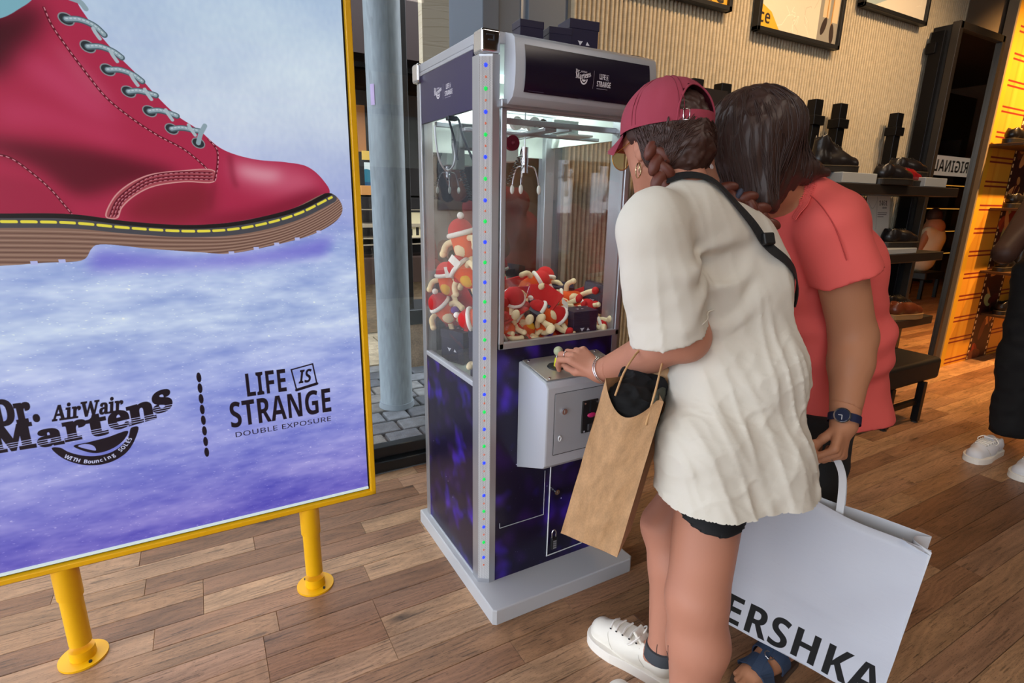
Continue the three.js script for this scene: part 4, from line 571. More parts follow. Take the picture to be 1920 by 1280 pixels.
// ---------------------------------------------------------------- rack on the fluted wall
const RZ0 = -1.92, RZ1 = -1.6, RX0 = 1.95, RX1 = 3.9;
{
  const rack = thing('shoe_rack', 'black metal shoe rack with square uprights along the fluted wall', 'rack', [0, 0, -1.76]);
  const wood = std('#201b18', 0.4), UT = pz(1537, 186, -1.86).y;
  for (const [y, x0, x1] of [[1.32, RX0, RX1], [0.955, RX0, RX1 - 0.02], [0.56, RX0, RX1 + 0.02]]) obj('shelf', rspan(x0, x1, y - 0.05, y, RZ0 + 1.76, RZ1 + 1.76, 0.004), wood, rack);
  for (const x of [1.97, 2.15, pz(1537, 186, -1.86).x, pz(1583, 196, -1.86).x, pz(1688, 218, -1.86).x]) {
    obj('upright', rspan(x - 0.032, x + 0.032, 0, UT, -0.145, -0.095, 0.004), M.blackMetal, rack); obj('clamp', rspan(x - 0.045, x + 0.045, UT - 0.125, UT - 0.078, -0.15, -0.084, 0.004), M.blackMetal, rack);
  }
  const zf = -1.64; let p;
  const plinth = (px, py, w, y, label, h = 0.05) => { const q = pz(px, py, zf); tag(obj('display_plinth', rspan(q.x - w / 2, q.x + w / 2, y, y + h, -1.78, -1.605, 0.004), std('#8e949a', 0.55)), label, 'plinth', 'grey plinths on the shoe rack'); return q.x; };
  const x1 = plinth(1600, 330, 0.3, 1.3205, 'grey display plinth at the left of the top shelf'), x2 = plinth(1745, 330, 0.24, 1.3205, 'grey display plinth beside the mirror on the top shelf'), x3 = plinth(1668, 470, 0.44, 0.9555, 'pale grey display plinth on the middle shelf', 0.03);
  const X = (px, py, z = -1.69) => pz(px, py, z).x;
  shoe('boot', 'tall black boot standing on the left grey plinth', [X(1535, 300) - 0.02, 1.3705, -1.72], -0.25);
  shoe('black', 'black shoe at the left end of the top shelf behind the long dark hair', [X(1490, 310) - 0.1, 1.3205, -1.72], -0.3);
  shoe('black', 'matte black low shoe on the top shelf beside the red shoe', [X(1620, 325), 1.3205, -1.63], -0.1);
  shoe('red', 'dark red leather shoe on the top shelf', [X(1668, 325), 1.3205, -1.7], -0.1);
  shoe('black', 'black shoe on the grey plinth beside the mirror', [X(1690, 310) - 0.02, 1.3705, -1.74], -0.2);
  shoe('black', 'chunky black shoe on the pale plinth of the middle shelf', [X(1655, 465), 0.9857, -1.7], -0.15);
  shoe('brown', 'brown leather shoe on the bottom shelf', [X(1655, 590), 0.5605, -1.66], -0.15);
  shoe('brown', 'brown leather shoe behind the other on the bottom shelf', [X(1630, 580), 0.5605, -1.76], -0.3);
  shoe('black', 'black shoe at the right of the bottom shelf', [X(1690, 570), 0.5605, -1.8], -0.1);
  const cq = pz(1655, 430, -1.78), card = thing('info_card', 'white product card with numbers standing on the middle shelf', 'card', [cq.x, 0.9865, -1.8]);
  obj('card', [bx(0.24, 0.3, 0.003, 0, 0.15, 0)], [0, 1, 2, 3].map(() => PL.tag).concat([std('#ffffff', 0.6, { map: canvasTex(256, 320, (c) => { c.fillStyle = '#e9e2d6'; c.fillRect(0, 0, 256, 320); c.fillStyle = '#3a3432'; c.font = 'bold 44px serif'; c.fillText('1461', 130, 74); c.font = 'bold 16px sans-serif'; c.fillText('MONO', 172, 94); c.fillRect(120, 118, 110, 3); c.fillRect(120, 130, 104, 3); c.fillRect(120, 142, 70, 3); c.strokeStyle = '#9a8f86'; c.lineWidth = 2; c.beginPath(); c.moveTo(20, 60); c.quadraticCurveTo(60, 130, 100, 50); c.stroke(); c.fillRect(108, 20, 1.5, 200); }) }), PL.tag]), card); card.rotation.x = -0.12;
  const hq = pz(1318, 187, -1.7), hs = thing('shelf_header', 'black header board with white lettering behind the two heads', 'sign', [hq.x, 1.3205, -1.7]);
  const hT = canvasTex(512, 256, (c) => { c.fillStyle = '#171216'; c.fillRect(0, 0, 512, 256); logoDraw(c, 120, 60, 1.05, '#e6e2e0'); }); const hh = pz(1318, 165, -1.7).y - 1.3205;
  obj('board', [bx(0.5, hh, 0.02, -0.12, hh / 2, 0)], [0, 1, 2, 3].map(() => M.black).concat([std('#ffffff', 0.5, { map: hT }), M.black]), hs);
}
// ---------------------------------------------------------------- upholstered bench
{
  const b = thing('bench', 'low black upholstered bench on square steel legs', 'bench', [3.3, 0, -1.565]);
  obj('seat', rb(0.78, 0.13, 0.31, 0.025, 0, 0.305, 0, 4), std('#151213', 0.55), b);
  for (const [x, z] of [[-0.09, 0.135], [0.215, 0.15], [-0.09, -0.14], [0.3, -0.14]]) { const l = obj('leg', rspan(x - 0.018, x + 0.018, 0.01, 0.245, z - 0.018, z + 0.018, 0.002), M.blackMetal, b); obj('foot', cyl(0.018, 0.014, 0.01, x, 0.005, z, 16), M.rubber, l); }
  obj('stretcher', [rspan(-0.09, 0.215, 0.11, 0.14, 0.128, 0.152, 0.002)], M.blackMetal, b);
}
// ---------------------------------------------------------------- posters in black frames high on the fluted wall
{
  const z = -1.925, P = (x, y) => pz(x, y, z), bl = P(1413, 57), br = P(1567, 94), w = br.x - bl.x, h = 0.95;
  const paper = (c, W, H2, base) => { c.fillStyle = base; c.fillRect(0, 0, W, H2); for (let i = 0; i < 40; i++) { c.strokeStyle = i % 2 ? 'rgba(150,135,110,0.35)' : 'rgba(255,250,238,0.5)'; c.lineWidth = rnd(0.8, 2.2); c.beginPath(); let x = rnd(W), y = rnd(H2); c.moveTo(x, y); for (let k = 0; k < 4; k++) c.lineTo(x += rnd(-30, 30), y += rnd(-8, 40)); c.stroke(); } };
  const frame = (label, x, y, draw) => { const t = thing('framed_poster', label, 'poster', [x + w / 2, y, z], 'framed posters on the fluted wall'); obj('frame', [rspan(-w / 2, -w / 2 + 0.02, 0, h, -0.015, 0.02, 0.002), rspan(w / 2 - 0.02, w / 2, 0, h, -0.015, 0.02, 0.002), rspan(-w / 2, w / 2, 0, 0.02, -0.015, 0.02, 0.002), rspan(-w / 2, w / 2, h - 0.02, h, -0.015, 0.02, 0.002)], M.black, t); obj('print', [new THREE.PlaneGeometry(w - 0.03, h - 0.03).translate(0, h / 2, 0.004)], std('#ffffff', 0.6, { map: canvasTex(480, 700, draw) }), t); obj('backing', [span(-w / 2 + 0.005, w / 2 - 0.005, 0.005, h - 0.005, -0.014, 0.001)], M.black, t); };
  frame('framed crumpled white poster with yellow corner and a photo strip', bl.x, bl.y, (c, W, H2) => { paper(c, W, H2, '#d9cfbb'); c.fillStyle = '#231c18'; c.font = 'bold 64px sans-serif'; c.fillText('wearer', 120, 545); c.fillStyle = '#e0a92c'; c.beginPath(); c.moveTo(0, 615); c.lineTo(70, 640); c.lineTo(130, 700); c.lineTo(0, 700); c.fill(); c.fillStyle = '#231c18'; c.font = 'bold 60px sans-serif'; c.fillText('ce', 4, 680); c.fillStyle = '#8f8a80'; c.fillRect(350, 380, 130, 320); c.fillStyle = '#cdb894'; c.fillRect(372, 380, 40, 230); c.fillRect(430, 400, 40, 220); c.fillStyle = '#7a4526'; c.fillRect(395, 400, 46, 120); c.strokeStyle = '#b8843f'; c.lineWidth = 6; c.beginPath(); c.moveTo(402, 420); c.lineTo(398, 640); c.moveTo(436, 420); c.lineTo(430, 640); c.moveTo(398, 520); c.lineTo(434, 520); c.stroke(); c.fillStyle = '#2a1a14'; c.beginPath(); c.ellipse(385, 640, 14, 34, 0.4, 0, 7); c.ellipse(440, 660, 14, 36, -0.1, 0, 7); c.fill(); });
  const f1 = P(1366, 24); frame('framed yellow poster with dark letters nearest the window posts', f1.x - w, f1.y, (c, W, H2) => { paper(c, W, H2, '#d7cdb8'); c.fillStyle = '#dba32a'; c.fillRect(0, 520, W, 180); c.fillStyle = '#231c18'; c.font = 'bold 90px sans-serif'; c.fillText('no life', 190, 690); });
  const f3 = P(1731, 50); frame('framed white poster with grey blue picture nearest the mirror', f3.x - w, f3.y, (c, W, H2) => { paper(c, W, H2, '#ddd3c2'); c.fillStyle = '#9fb0b2'; c.beginPath(); c.moveTo(0, 300); c.lineTo(150, 420); c.lineTo(170, 660); c.lineTo(60, 700); c.lineTo(0, 700); c.fill(); c.fillStyle = '#c39a4a'; c.fillRect(0, 690, 170, 8); });
}
// ---------------------------------------------------------------- tall mirror
const MZ = -1.8;
{
  const a = pz(1802, 39, MZ), b = pz(1881, 75, MZ), x0 = a.x - 0.01, x1 = b.x, y1 = 2.235, y0 = 0.14;
  const m = thing('wall_mirror', 'tall dark framed mirror standing out from the wall beside the yellow display', 'mirror', [(x0 + x1) / 2, 0, MZ]), c = (x0 + x1) / 2, hw = (x1 - x0) / 2;
  obj('case', [rspan(-hw - 0.005, hw + 0.005, y0 - 0.14, y1 + 0.01, -0.13, -0.02, 0.004)], M.black, m);
  obj('frame', [rspan(-hw - 0.01, -hw + 0.03, y0 - 0.13, y1 + 0.02, -0.03, 0.012, 0.003), rspan(hw - 0.03, hw + 0.01, y0 - 0.13, y1 + 0.02, -0.03, 0.012, 0.003), rspan(-hw, hw, y1 - 0.02, y1 + 0.02, -0.03, 0.012, 0.003), rspan(-hw, hw, y0 - 0.13, y0 - 0.1, -0.03, 0.012, 0.003)], std('#2b2622', 0.35), m);
  obj('side_rail', [rspan(-hw - 0.035, -hw - 0.01, 0, y1 - 0.02, -0.12, -0.05, 0.003), rspan(-hw - 0.05, -hw - 0.03, y1 - 0.14, y1 - 0.08, -0.13, -0.08, 0.003)], M.blackMetal, m);
  obj('mirror_glass', [span(-hw + 0.028, hw - 0.028, y0 - 0.1, y1 - 0.018, -0.012, -0.006)], std('#d6d0c4', 0.015, { metalness: 1 }), m);
}
// ---------------------------------------------------------------- yellow plaid display wall with ledges
{
  const z = -1.893, x0 = 4.85, x1 = 8.6, h = 2.95, t = thing('plaid_display_wall', 'warm lit yellow display wall with dark red check lines and collage strip', 'display wall', [x0, 0, z]);
  const T = canvasTex(2048, 1536, (c, W, H2) => {
    const m = W / (x1 - x0); c.fillStyle = '#d99a2b'; c.fillRect(0, 0, W, H2);
    for (let i = 0; i < 30; i++) { c.fillStyle = i % 2 ? 'rgba(235,190,90,0.25)' : 'rgba(190,120,30,0.25)'; c.fillRect(rnd(W), 0, rnd(8, 30), H2); }
    c.fillStyle = '#d2a21f'; c.fillRect(0, 0, 0.13 * m, H2); c.fillStyle = '#7c1d12';
    for (let y = 20; y < H2; y += 0.16 * m) { c.fillRect(0.13 * m, y, W, 0.011 * m); c.fillRect(0.13 * m, y + 0.03 * m, W, 0.011 * m); }
    for (let k = 0; k < 4; k++) { const sx = (0.5 + k * 1.05) * m, sw = 0.36 * m; c.fillStyle = '#3b130e'; c.fillRect(sx, 0, sw, H2); for (let y = 10; y < H2; y += 26) { c.fillStyle = '#efd7a0'; c.fillRect(sx + 6, y, 12, 14); c.fillRect(sx + sw - 18, y, 12, 14); }
      for (let i = 0; i < 46; i++) { c.fillStyle = ['#8a2a17', '#b2451f', '#57180f', '#c98a4a', '#6f3a24', '#a9a86a', '#e0a060'][Math.floor(rnd(7))]; const y = rnd(H2), w = rnd(10, 60); c.beginPath(); c.ellipse(sx + rnd(40, sw - 40), y, w * 0.5, rnd(14, 80), rnd(3), 0, 7); c.fill(); } }
  });
  obj('panel', [bx(x1 - x0, h, 0.03, (x1 - x0) / 2, h / 2, -0.016)], [0, 1, 2, 3].map(() => std('#a8781c', 0.6)).concat([std('#ffffff', 0.55, { map: T }), M.black]), t);
  obj('edge_strip', [rspan(-0.012, 0.012, 0, h, -0.04, 0.02, 0.003)], std('#8a7a63', 0.6), t);
  for (const [px, py] of [[1880, 508], [1880, 588], [1900, 390], [1900, 270]]) { const q = pz(px, py, z + 0.1); const y = q.y; tag(obj('wall_ledge', rspan(q.x - 0.12, q.x + 0.95, y - 0.02, y, z + 0.002, z + 0.2, 0.003), std('#4b2f12', 0.5)), { 508: 'narrow ledge on the yellow wall at knee height', 588: 'lowest narrow ledge on the yellow wall', 390: 'upper narrow ledge on the yellow wall', 270: 'topmost narrow ledge on the yellow wall' }[py], 'shelf', 'ledges on the yellow wall');
    [0, 0.32, 0.62].forEach((dx, i) => shoe(i === 1 ? 'boot' : 'black', ['first', 'second', 'third'][i] + ' dark shoe from the mirror on the ' + { 508: 'knee height', 588: 'lowest', 390: 'upper', 270: 'topmost' }[py] + ' yellow wall ledge', [q.x - 0.1 + dx, y + 0.0005, z + 0.1], 0.05, 'shoes on the yellow wall')); }
}
// ---------------------------------------------------------------- what the mirror shows: lit shelving on the other side of the shop
{
  const back = (px, py, zr) => { const zv = 2 * MZ - zr, p = pz(px, py, zv); p.z = zr; return p; };
  const zs = 0.72, a = back(1735, 330, zs), b = back(1830, 330, zs), cab = thing('lit_shelving', 'dark green wall shelving with warm lit shelves across the shop', 'shelving', [0, 0, zs]);
  const gx0 = a.x - 2.5, gx1 = b.x + 1.6;
  obj('back_board', [span(gx0, gx1, 0, 2.9, 0.28, 0.32)], std('#1c231d', 0.7), cab);
  for (let i = 0; i < 6; i++) { const x = gx0 + i * (gx1 - gx0) / 5; obj('divider', rspan(x - 0.02, x + 0.02, 0, 2.2, 0, 0.28, 0.003), std('#14120f', 0.6), cab); }
  for (const y of [0.5, 0.85, 1.2, 1.55]) { const s = obj('shelf', rspan(gx0, gx1, y - 0.02, y, 0, 0.28, 0.003), std('#3a2a16', 0.6), cab); obj('light_bar', rspan(gx0, gx1, y - 0.03, y - 0.02, -0.004, 0.01, 0.001), std('#f0c070', 0.5, { emissive: '#ffb648', emissiveIntensity: 1.1 }), s); }
  const s0 = back(1752, 309, zs - 0.05), s1 = back(1826, 317, zs - 0.05), sy = 0.14, so = thing('shop_sign', 'white sign board lettered in black capitals above the lit shelving', 'sign', [(s0.x + s1.x) / 2, s0.y - sy, zs - 0.05]);
  const T = canvasTex(512, 110, (c) => { c.fillStyle = '#eae6da'; c.fillRect(0, 0, 512, 110); c.fillStyle = '#16130f'; c.font = 'bold 92px sans-serif'; c.save(); c.translate(14, 88); c.scale(484 / c.measureText('ORIGINAL').width, 1); c.fillText('ORIGINAL', 0, 0); c.restore(); });
  obj('board', [bx(s1.x - s0.x + 0.1, sy * 2, 0.03, 0, sy, 0)], [0, 1, 2, 3, 4].map(() => M.black).concat([std('#ffffff', 0.5, { map: T, emissive: '#ffffff', emissiveMap: T, emissiveIntensity: 0.35 })]), so);  // sign face is given a faint glow of its own
}
// ---------------------------------------------------------------- ceiling lamps above the frame: unseen track spotlights and added fill panels
function spot(label, at, to, power, angle, color, group) {  // out of view, placed to light the fluted and yellow walls
  const t = thing('unseen_track_spotlight', label, 'lamp', at, group), d = V(...to).sub(V(...at)).normalize(), q = new THREE.Quaternion().setFromUnitVectors(V(0, -1, 0), d);
  obj('housing', [new THREE.CylinderGeometry(0.045, 0.045, 0.14, 24).translate(0, 0.05, 0).applyQuaternion(q), cyl(0.008, 0.008, CEIL - at[1], 0, (CEIL - at[1]) / 2, 0, 10)], M.black, t);
  obj('lens', [new THREE.CylinderGeometry(0.04, 0.04, 0.006, 24).translate(0, -0.023, 0).applyQuaternion(q)], std('#ffffff', 0.4, { emissive: color, emissiveIntensity: 6 }), t);
  const L = new THREE.SpotLight(color, power, 0, angle, 0.6); L.position.set(...at).addScaledVector(d, 0.03); L.target.position.set(...to); L.shadow.radius = 2; L.castShadow = true; scene.add(L, L.target);
}
function addedFillPanel(label, at, w, h, power, color) {  // panel added above the frame as fill light for the people
  const t = thing('added_fill_panel', label, 'lamp', at, 'added ceiling fill panels'); obj('tray', [bx(w + 0.03, 0.03, h + 0.03, 0, 0.02, 0)], M.whitePaint, t); obj('diffuser', [bx(w, 0.006, h, 0, 0.003, 0)], std('#ffffff', 0.6, { emissive: color, emissiveIntensity: 1.5 }), t);
  const L = new THREE.RectAreaLight(color, power, w, h); L.position.set(at[0], at[1] - 0.004, at[2]); L.lookAt(at[0], 0, at[2]); scene.add(L);
}
{
  const WARM = '#ffd7a6', NEUT = '#fff0e0', grp = 'unseen track spotlights along the fluted wall';
  [1.9, 2.7, 3.5].forEach((x, i) => spot(['first', 'second', 'third'][i] + ' unseen track spotlight lighting the fluted wall counted from the window posts', [x, 2.95, -0.9], [x + 0.1, 1.5, WALLZ], 9, 0.75, WARM, grp));
  [5.2, 6.2, 7.4].forEach((x, i) => spot(['first', 'second', 'third'][i] + ' unseen track spotlight lighting the yellow wall counted from the mirror', [x, 2.95, -0.9], [x, 1.1, WALLZ], 44, 0.8, '#ffbf72', 'unseen track spotlights along the yellow wall'));
  addedFillPanel('added square ceiling fill panel above the entrance', [-0.9, CEIL - 0.045, 0.6], 1.2, 1.2, 3, NEUT);
  addedFillPanel('added square ceiling fill panel above the machine queue', [1.6, CEIL - 0.045, 0.5], 1.2, 1.2, 3, NEUT);
  addedFillPanel('added square ceiling fill panel deeper in the shop', [5.2, CEIL - 0.045, 1.4], 1.0, 1.0, 3, NEUT);
}
// ---------------------------------------------------------------- people
const skinMat = (c) => phys(c, 0.5, { sheen: 0.2, sheenColor: new THREE.Color(c), specularIntensity: 0.5 });
const orient = (c, F, upHint = V(0, 1, 0)) => { const f = F.clone().normalize(), l = V(0, 0, 0).crossVectors(upHint, f).normalize(), u = V(0, 0, 0).crossVectors(f, l).normalize(), q = new THREE.Quaternion().setFromRotationMatrix(new THREE.Matrix4().makeBasis(l, u, f)); return { c, f, l, u, q, at: (x, y, z) => c.clone().addScaledVector(l, x).addScaledVector(u, y).addScaledVector(f, z) }; };
// head: x to the person's left, y up, z forwards; origin at the middle of the skull
function headField(h, s = 1) {
  const E = (x, y, z, rx, ry, rz) => sdEll(h.at(x * s, y * s, z * s), V(rx * s, ry * s, rz * s), h.q), C = (a, b, ra, rb2) => sdCap(h.at(...a.map((q) => q * s)), h.at(...b.map((q) => q * s)), ra * s, (rb2 ?? ra) * s);
  const skull = join([E(0, 0.022, -0.012, 0.075, 0.09, 0.094), E(0, -0.03, 0.026, 0.062, 0.082, 0.062), C([0, -0.1, 0.05], [0, -0.096, 0.06], 0.022, 0.018), C([-0.045, -0.065, 0.012], [0, -0.1, 0.055], 0.022, 0.02), C([0.045, -0.065, 0.012], [0, -0.1, 0.055], 0.022, 0.02), C([-0.035, 0.012, 0.072], [0.035, 0.012, 0.072], 0.014)], 0.03);
  const nose = join([C([0, 0.0, 0.086], [0, -0.035, 0.105], 0.008, 0.0105), C([-0.011, -0.042, 0.092], [0.011, -0.042, 0.092], 0.0085)], 0.012), lips = join([C([-0.017, -0.066, 0.08], [0.017, -0.066, 0.08], 0.0075), C([-0.014, -0.077, 0.079], [0.014, -0.077, 0.079], 0.008)], 0.004);
  const socket = [E(-0.031, -0.008, 0.092, 0.016, 0.01, 0.014), E(0.031, -0.008, 0.092, 0.016, 0.01, 0.014)];
  const ear = (sx) => (x, y, z) => Math.max(E(sx * 0.077, -0.018, -0.008, 0.01, 0.032, 0.019)(x, y, z), -E(sx * 0.085, -0.014, -0.003, 0.008, 0.019, 0.011)(x, y, z)), earL = ear(1), earR = ear(-1);
  return (x, y, z) => { let d = smin(smin(skull(x, y, z), nose(x, y, z), 0.012), lips(x, y, z), 0.008); for (const k of socket) d = -smin(-d, k(x, y, z), 0.012); return smin(smin(d, earL(x, y, z), 0.006), earR(x, y, z), 0.006); };
}
function eyes(h, s, parent, base) { for (const sx of [-1, 1]) { const e = wob('eye', [new THREE.SphereGeometry(0.0115 * s, 14, 10).translate(...h.at(sx * 0.031 * s, -0.008 * s, 0.074 * s).toArray())], std('#eee8e2', 0.2), parent, base); const p = h.at(sx * 0.031 * s, -0.008 * s, 0.083 * s); wob('iris', [new THREE.SphereGeometry(0.0052 * s, 10, 8).translate(p.x, p.y, p.z)], std('#3a2a1c', 0.2), e, base); } }
// hand: D from wrist to knuckles, N out of the back of the hand, thumb on side S
function handField(w, D, N, thumb, curls, s = 1, thumbPose = [0.35, 0.25, 0.3], spread = 0.05) {
  D = D.clone().normalize(); const S = V(0, 0, 0).crossVectors(D, N).normalize().multiplyScalar(thumb); N = V(0, 0, 0).crossVectors(S, D).multiplyScalar(thumb).normalize();
  const at = (d, n, k) => w.clone().addScaledVector(D, d * s).addScaledVector(N, n * s).addScaledVector(S, k * s), list = [], fingers = [];
  list.push(sdCap(at(-0.01, 0, 0), at(0.02, 0, 0), 0.024 * s, 0.022 * s));
  const off = [0.029, 0.0098, -0.0098, -0.028], len = [[0.042, 0.025, 0.019], [0.046, 0.029, 0.02], [0.042, 0.027, 0.019], [0.033, 0.02, 0.017]], kd = [0.086, 0.09, 0.086, 0.078], rad = [0.0092, 0.0094, 0.009, 0.0079];
  off.forEach((o) => list.push(sdCap(at(0.012, 0, o * 0.55), at(0.078, 0.001, o), 0.0145 * s, 0.0115 * s)));
  const palm = join(list, 0.012 * s);
  for (let i = 0; i < 4; i++) {
    let p = at(kd[i], 0.002, off[i]), a = 0; const chain = [p.clone()], side = off[i] > 0 ? spread : -spread;
    for (let j = 0; j < 3; j++) { a += curls[i][j]; const dir = D.clone().multiplyScalar(Math.cos(a)).addScaledVector(N, -Math.sin(a)).addScaledVector(S, side * (Math.abs(off[i]) > 0.02 ? 1 : 0.3)).normalize(); p = p.clone().addScaledVector(dir, len[i][j] * s); chain.push(p); }
    fingers.push({ chain, f: join([0, 1, 2].map((j) => sdCap(chain[j], chain[j + 1], rad[i] * s * (1 - j * 0.07), rad[i] * s * (1 - (j + 1) * 0.07))), 0.004) });
  }
  const t0 = at(0.022, -0.006, 0.018), dir1 = D.clone().multiplyScalar(0.75).addScaledVector(S, 0.6 - thumbPose[2]).addScaledVector(N, -thumbPose[0]).normalize(), t1 = t0.clone().addScaledVector(dir1, 0.044 * s), dir2 = D.clone().multiplyScalar(0.9).addScaledVector(S, 0.25 - thumbPose[2]).addScaledVector(N, -thumbPose[1]).normalize(), t2 = t1.clone().addScaledVector(dir2, 0.032 * s), t3 = t2.clone().addScaledVector(dir2.clone().addScaledVector(S, -thumbPose[2]).normalize(), 0.026 * s);
  const th = join([sdCap(t0, t1, 0.0145 * s, 0.0115 * s), sdCap(t1, t2, 0.0112 * s, 0.0102 * s), sdCap(t2, t3, 0.0102 * s, 0.0085 * s)], 0.006);
  fingers.push({ chain: [t0, t1, t2, t3], f: th });
  const f = (x, y, z) => { let d = palm(x, y, z); let m = 1e9; for (let i = 0; i < 4; i++) m = Math.min(m, fingers[i].f(x, y, z)); return smin(smin(d, m, 0.009 * s), th(x, y, z), 0.01 * s); };
  return { f, fingers, at, D, N, S, lo: V(...['x', 'y', 'z'].map((k) => Math.min(w[k], ...fingers.flatMap((q) => q.chain.map((p) => p[k]))) - 0.035)), hi: V(...['x', 'y', 'z'].map((k) => Math.max(w[k], ...fingers.flatMap((q) => q.chain.map((p) => p[k]))) + 0.035)) };
}
const limits = (pts, pad) => [V(...['x', 'y', 'z'].map((k) => Math.min(...pts.map((p) => p[k])) - pad)), V(...['x', 'y', 'z'].map((k) => Math.max(...pts.map((p) => p[k])) + pad))];
const ridge = (n) => 1 - Math.abs(n);
// a low white or coloured trainer: toe at +x
function trainer(parent, at, turn, name = 'trainer', col = '#e9e4d8', lift = 0) {
  const g = new THREE.Group(); g.name = name; g.position.set(...at); g.rotation.set(0, turn, lift); parent.add(g);
  const up = shoeUpper(0.262, 0.098, 0.026, 0.088), wht = std(col, 0.5), f = (x, y, z) => up(x, y, z) - 0.0012 * ridge(noise3(x * 18, y * 30, z * 18));
  obj('upper', net(f, V(-0.03, 0.02, -0.07), V(0.29, 0.11, 0.07), 0.004), wht, g); obj('sole', shoeSole(0.268, 0.106, 0.03), std('#efeae0', 0.55), g);
  const rim = [[0.15, 0.16], [0.12, 0.28]]; const tg = onto(up, V(0.11, 0.13, 0), 0.003); obj('tongue', rb(0.05, 0.008, 0.042, 0.004).rotateZ(0.75).translate(0.108, 0.092, 0), wht, g);
  for (let i = 0; i < 5; i++) { const x = 0.115 + i * 0.021, t = onto(up, V(x, 0.15, 0), 0.003), a = onto(up, V(x - 0.004, t.y, -0.03), 0.003), b = onto(up, V(x - 0.004, t.y, 0.03), 0.003); obj('lace', tube([a, t, b], 0.0028, 12, 6), std('#f2eee6', 0.7), g); for (const e of [a, b]) obj('eyelet', sph(0.003, e.x, e.y, e.z, 1, 0.6, 1, 8), M.black, g); }
  { const t = onto(up, V(0.112, 0.15, 0), 0.005); for (const s of [-1, 1]) obj('lace', tube([t, V(t.x - 0.004, t.y + 0.012, s * 0.02), V(t.x + 0.01, t.y - 0.004, s * 0.042), V(t.x + 0.022, t.y - 0.018, s * 0.03), V(t.x + 0.004, t.y + 0.002, s * 0.006)], 0.0024, 24, 6), std('#f2eee6', 0.7), g); }
  const seam = (pts) => obj('seam', tube(pts.map((p) => onto(up, V(...p), 0.0008)), 0.0011, 24, 5), std('#c9c2b4', 0.7), g); for (const s of [-1, 1]) { seam([[0.2, 0.09, 0], [0.195, 0.07, s * 0.03], [0.185, 0.05, s * 0.05], [0.175, 0.034, s * 0.055]]); seam([[0.1, 0.085, s * 0.032], [0.095, 0.06, s * 0.04], [0.08, 0.035, s * 0.045]]); }
  return g;
}
